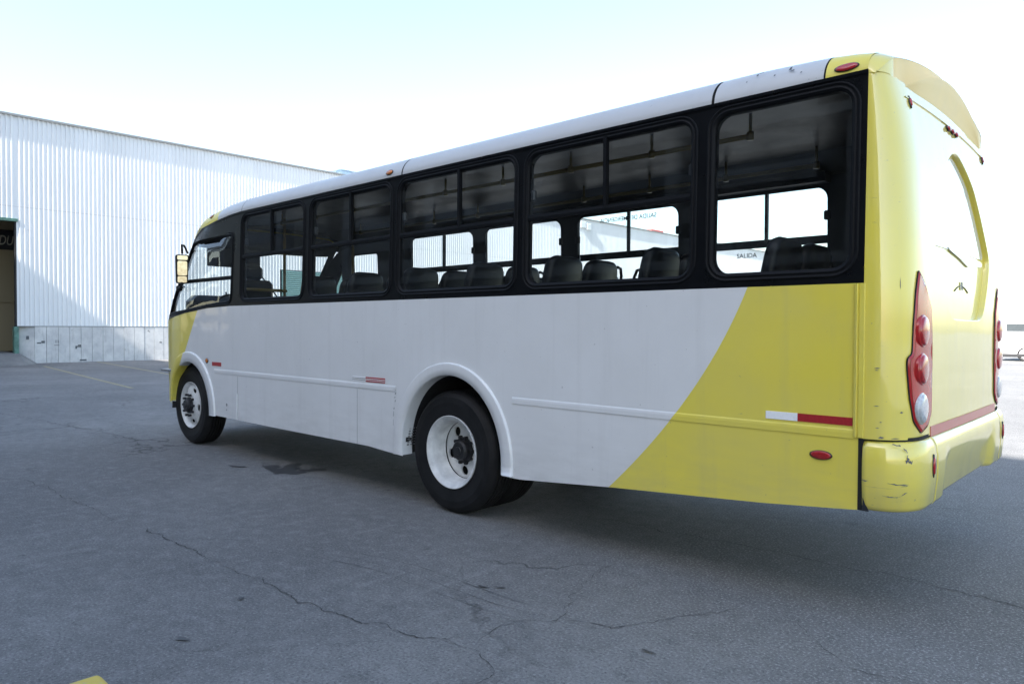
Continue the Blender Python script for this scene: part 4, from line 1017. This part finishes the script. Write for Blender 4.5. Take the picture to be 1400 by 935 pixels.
# ================================================================ other things
# yellow concrete block at the bottom of the picture
b = B(); V = []
def wedge(b, x0, x1, y0, y1, hz, r=.03):
    ol = rrect(x0, x1, y0, y1, r, 6); n = len(ol)
    rows = [(0, 0), (0, hz-.03), (.006, hz-.014), (.016, hz-.004), (.03, hz)]
    V = []
    for ins, z in rows: V += [(p[0], p[1], z) for p in insetpoly(ol, ins)]
    F = [(k*n+j, k*n+(j+1) % n, (k+1)*n+(j+1) % n, (k+1)*n+j) for k in range(len(rows)-1) for j in range(n)]+[tuple(range((len(rows)-1)*n, len(rows)*n))]
    b.add(V, F)
wedge(b, -2.03, -.4, -3.25, -2.87, .10, .03)
YB = NT('chipped yellow block paint'); f = YB.ramp(YB.noise(14, 5, .7), .52, .60); YB.set(YB.b.inputs['Base Color'], YB.mix(f, C(.62, .47, .09), C(.42, .39, .30))); YB.b.inputs['Roughness'].default_value = .7; YB.set(YB.b.inputs['Normal'], YB.bump(YB.noise(60, 4), .4, .004))
tag(b.build('wheel_stop', YB.m, smooth=True), 'chipped yellow painted concrete wheel stop on the asphalt in front of the camera', 'wheel stop')

# distant white van in the sun
cx0, cy0 = -5.75, 38.
van = empty('parked_van', (cx0+2.4, cy0+.9, 0), 'white van parked in the sunlit yard beyond the rear of the bus', 'van')
b = B(); prof = [(0, .35), (.0, 1.0), (.10, 1.12), (.22, 1.80), (.34, 1.93), (3.0, 1.97), (3.6, 1.75), (4.2, 1.2), (5.0, 1.05), (5.1, .4)]
n = len(prof)
V = [(cx0+x, cy0, z) for x, z in prof]+[(cx0+x, cy0+1.8, z) for x, z in prof]
b.add(V, [tuple(range(n))[::-1] and tuple(range(n))]+[tuple(range(2*n-1, n-1, -1))]+[(k, (k+1) % n, n+(k+1) % n, n+k)[::-1] for k in range(n)]); b.build('body', M['carw'], van)
for y in (cy0-.012, cy0+1.80):
    for (xa, xz) in ((.38, 1.30), (1.42, 2.4), (2.5, 3.3)):
        b = B(); b.rbox((cx0+xa, y, 1.42), (cx0+xz, y+.012, 1.80), .004); b.build('side_window', M['cglass'], van)
b = B(); b.rbox((cx0+.02, cy0-.03, .20), (cx0+5.08, cy0+1.83, .36), .03); b.build('sill', M['darkin'], van); b = B(); b.rbox((cx0-.01, cy0-.02, 1.02), (cx0+5.0, cy0, 1.05), .004); b.build('side_moulding', M['flash'], van)
for x in (1.15, 4.1):
    for y, s_ in ((cy0-.02, 1), (cy0+1.82, -1)):
        b = B(); b.lathe([(.22, .03*s_), (.31, 0), (.34, .03*s_), (.34, .2*s_), (.2, .2*s_)], (cx0+x, y, .34), 24); wv_ = b.build('wheel', M['tyre'], van)
        b = B(); b.lathe([(.22, .03*s_), (.18, .02*s_), (0, .01*s_)], (cx0+x, y, .34), 20); b.build('rim', M['rim'], wv_)
b = B(); b.rbox((cx0-.02, cy0+.1, .95), (cx0+.03, cy0+.25, 1.3), .01); b.rbox((cx0-.02, cy0+1.55, .95), (cx0+.03, cy0+1.7, 1.3), .01); b.build('tail_light', M['red'], van)

for o in bpy.data.objects:
    if '_o' in o.keys(): del o['_o']
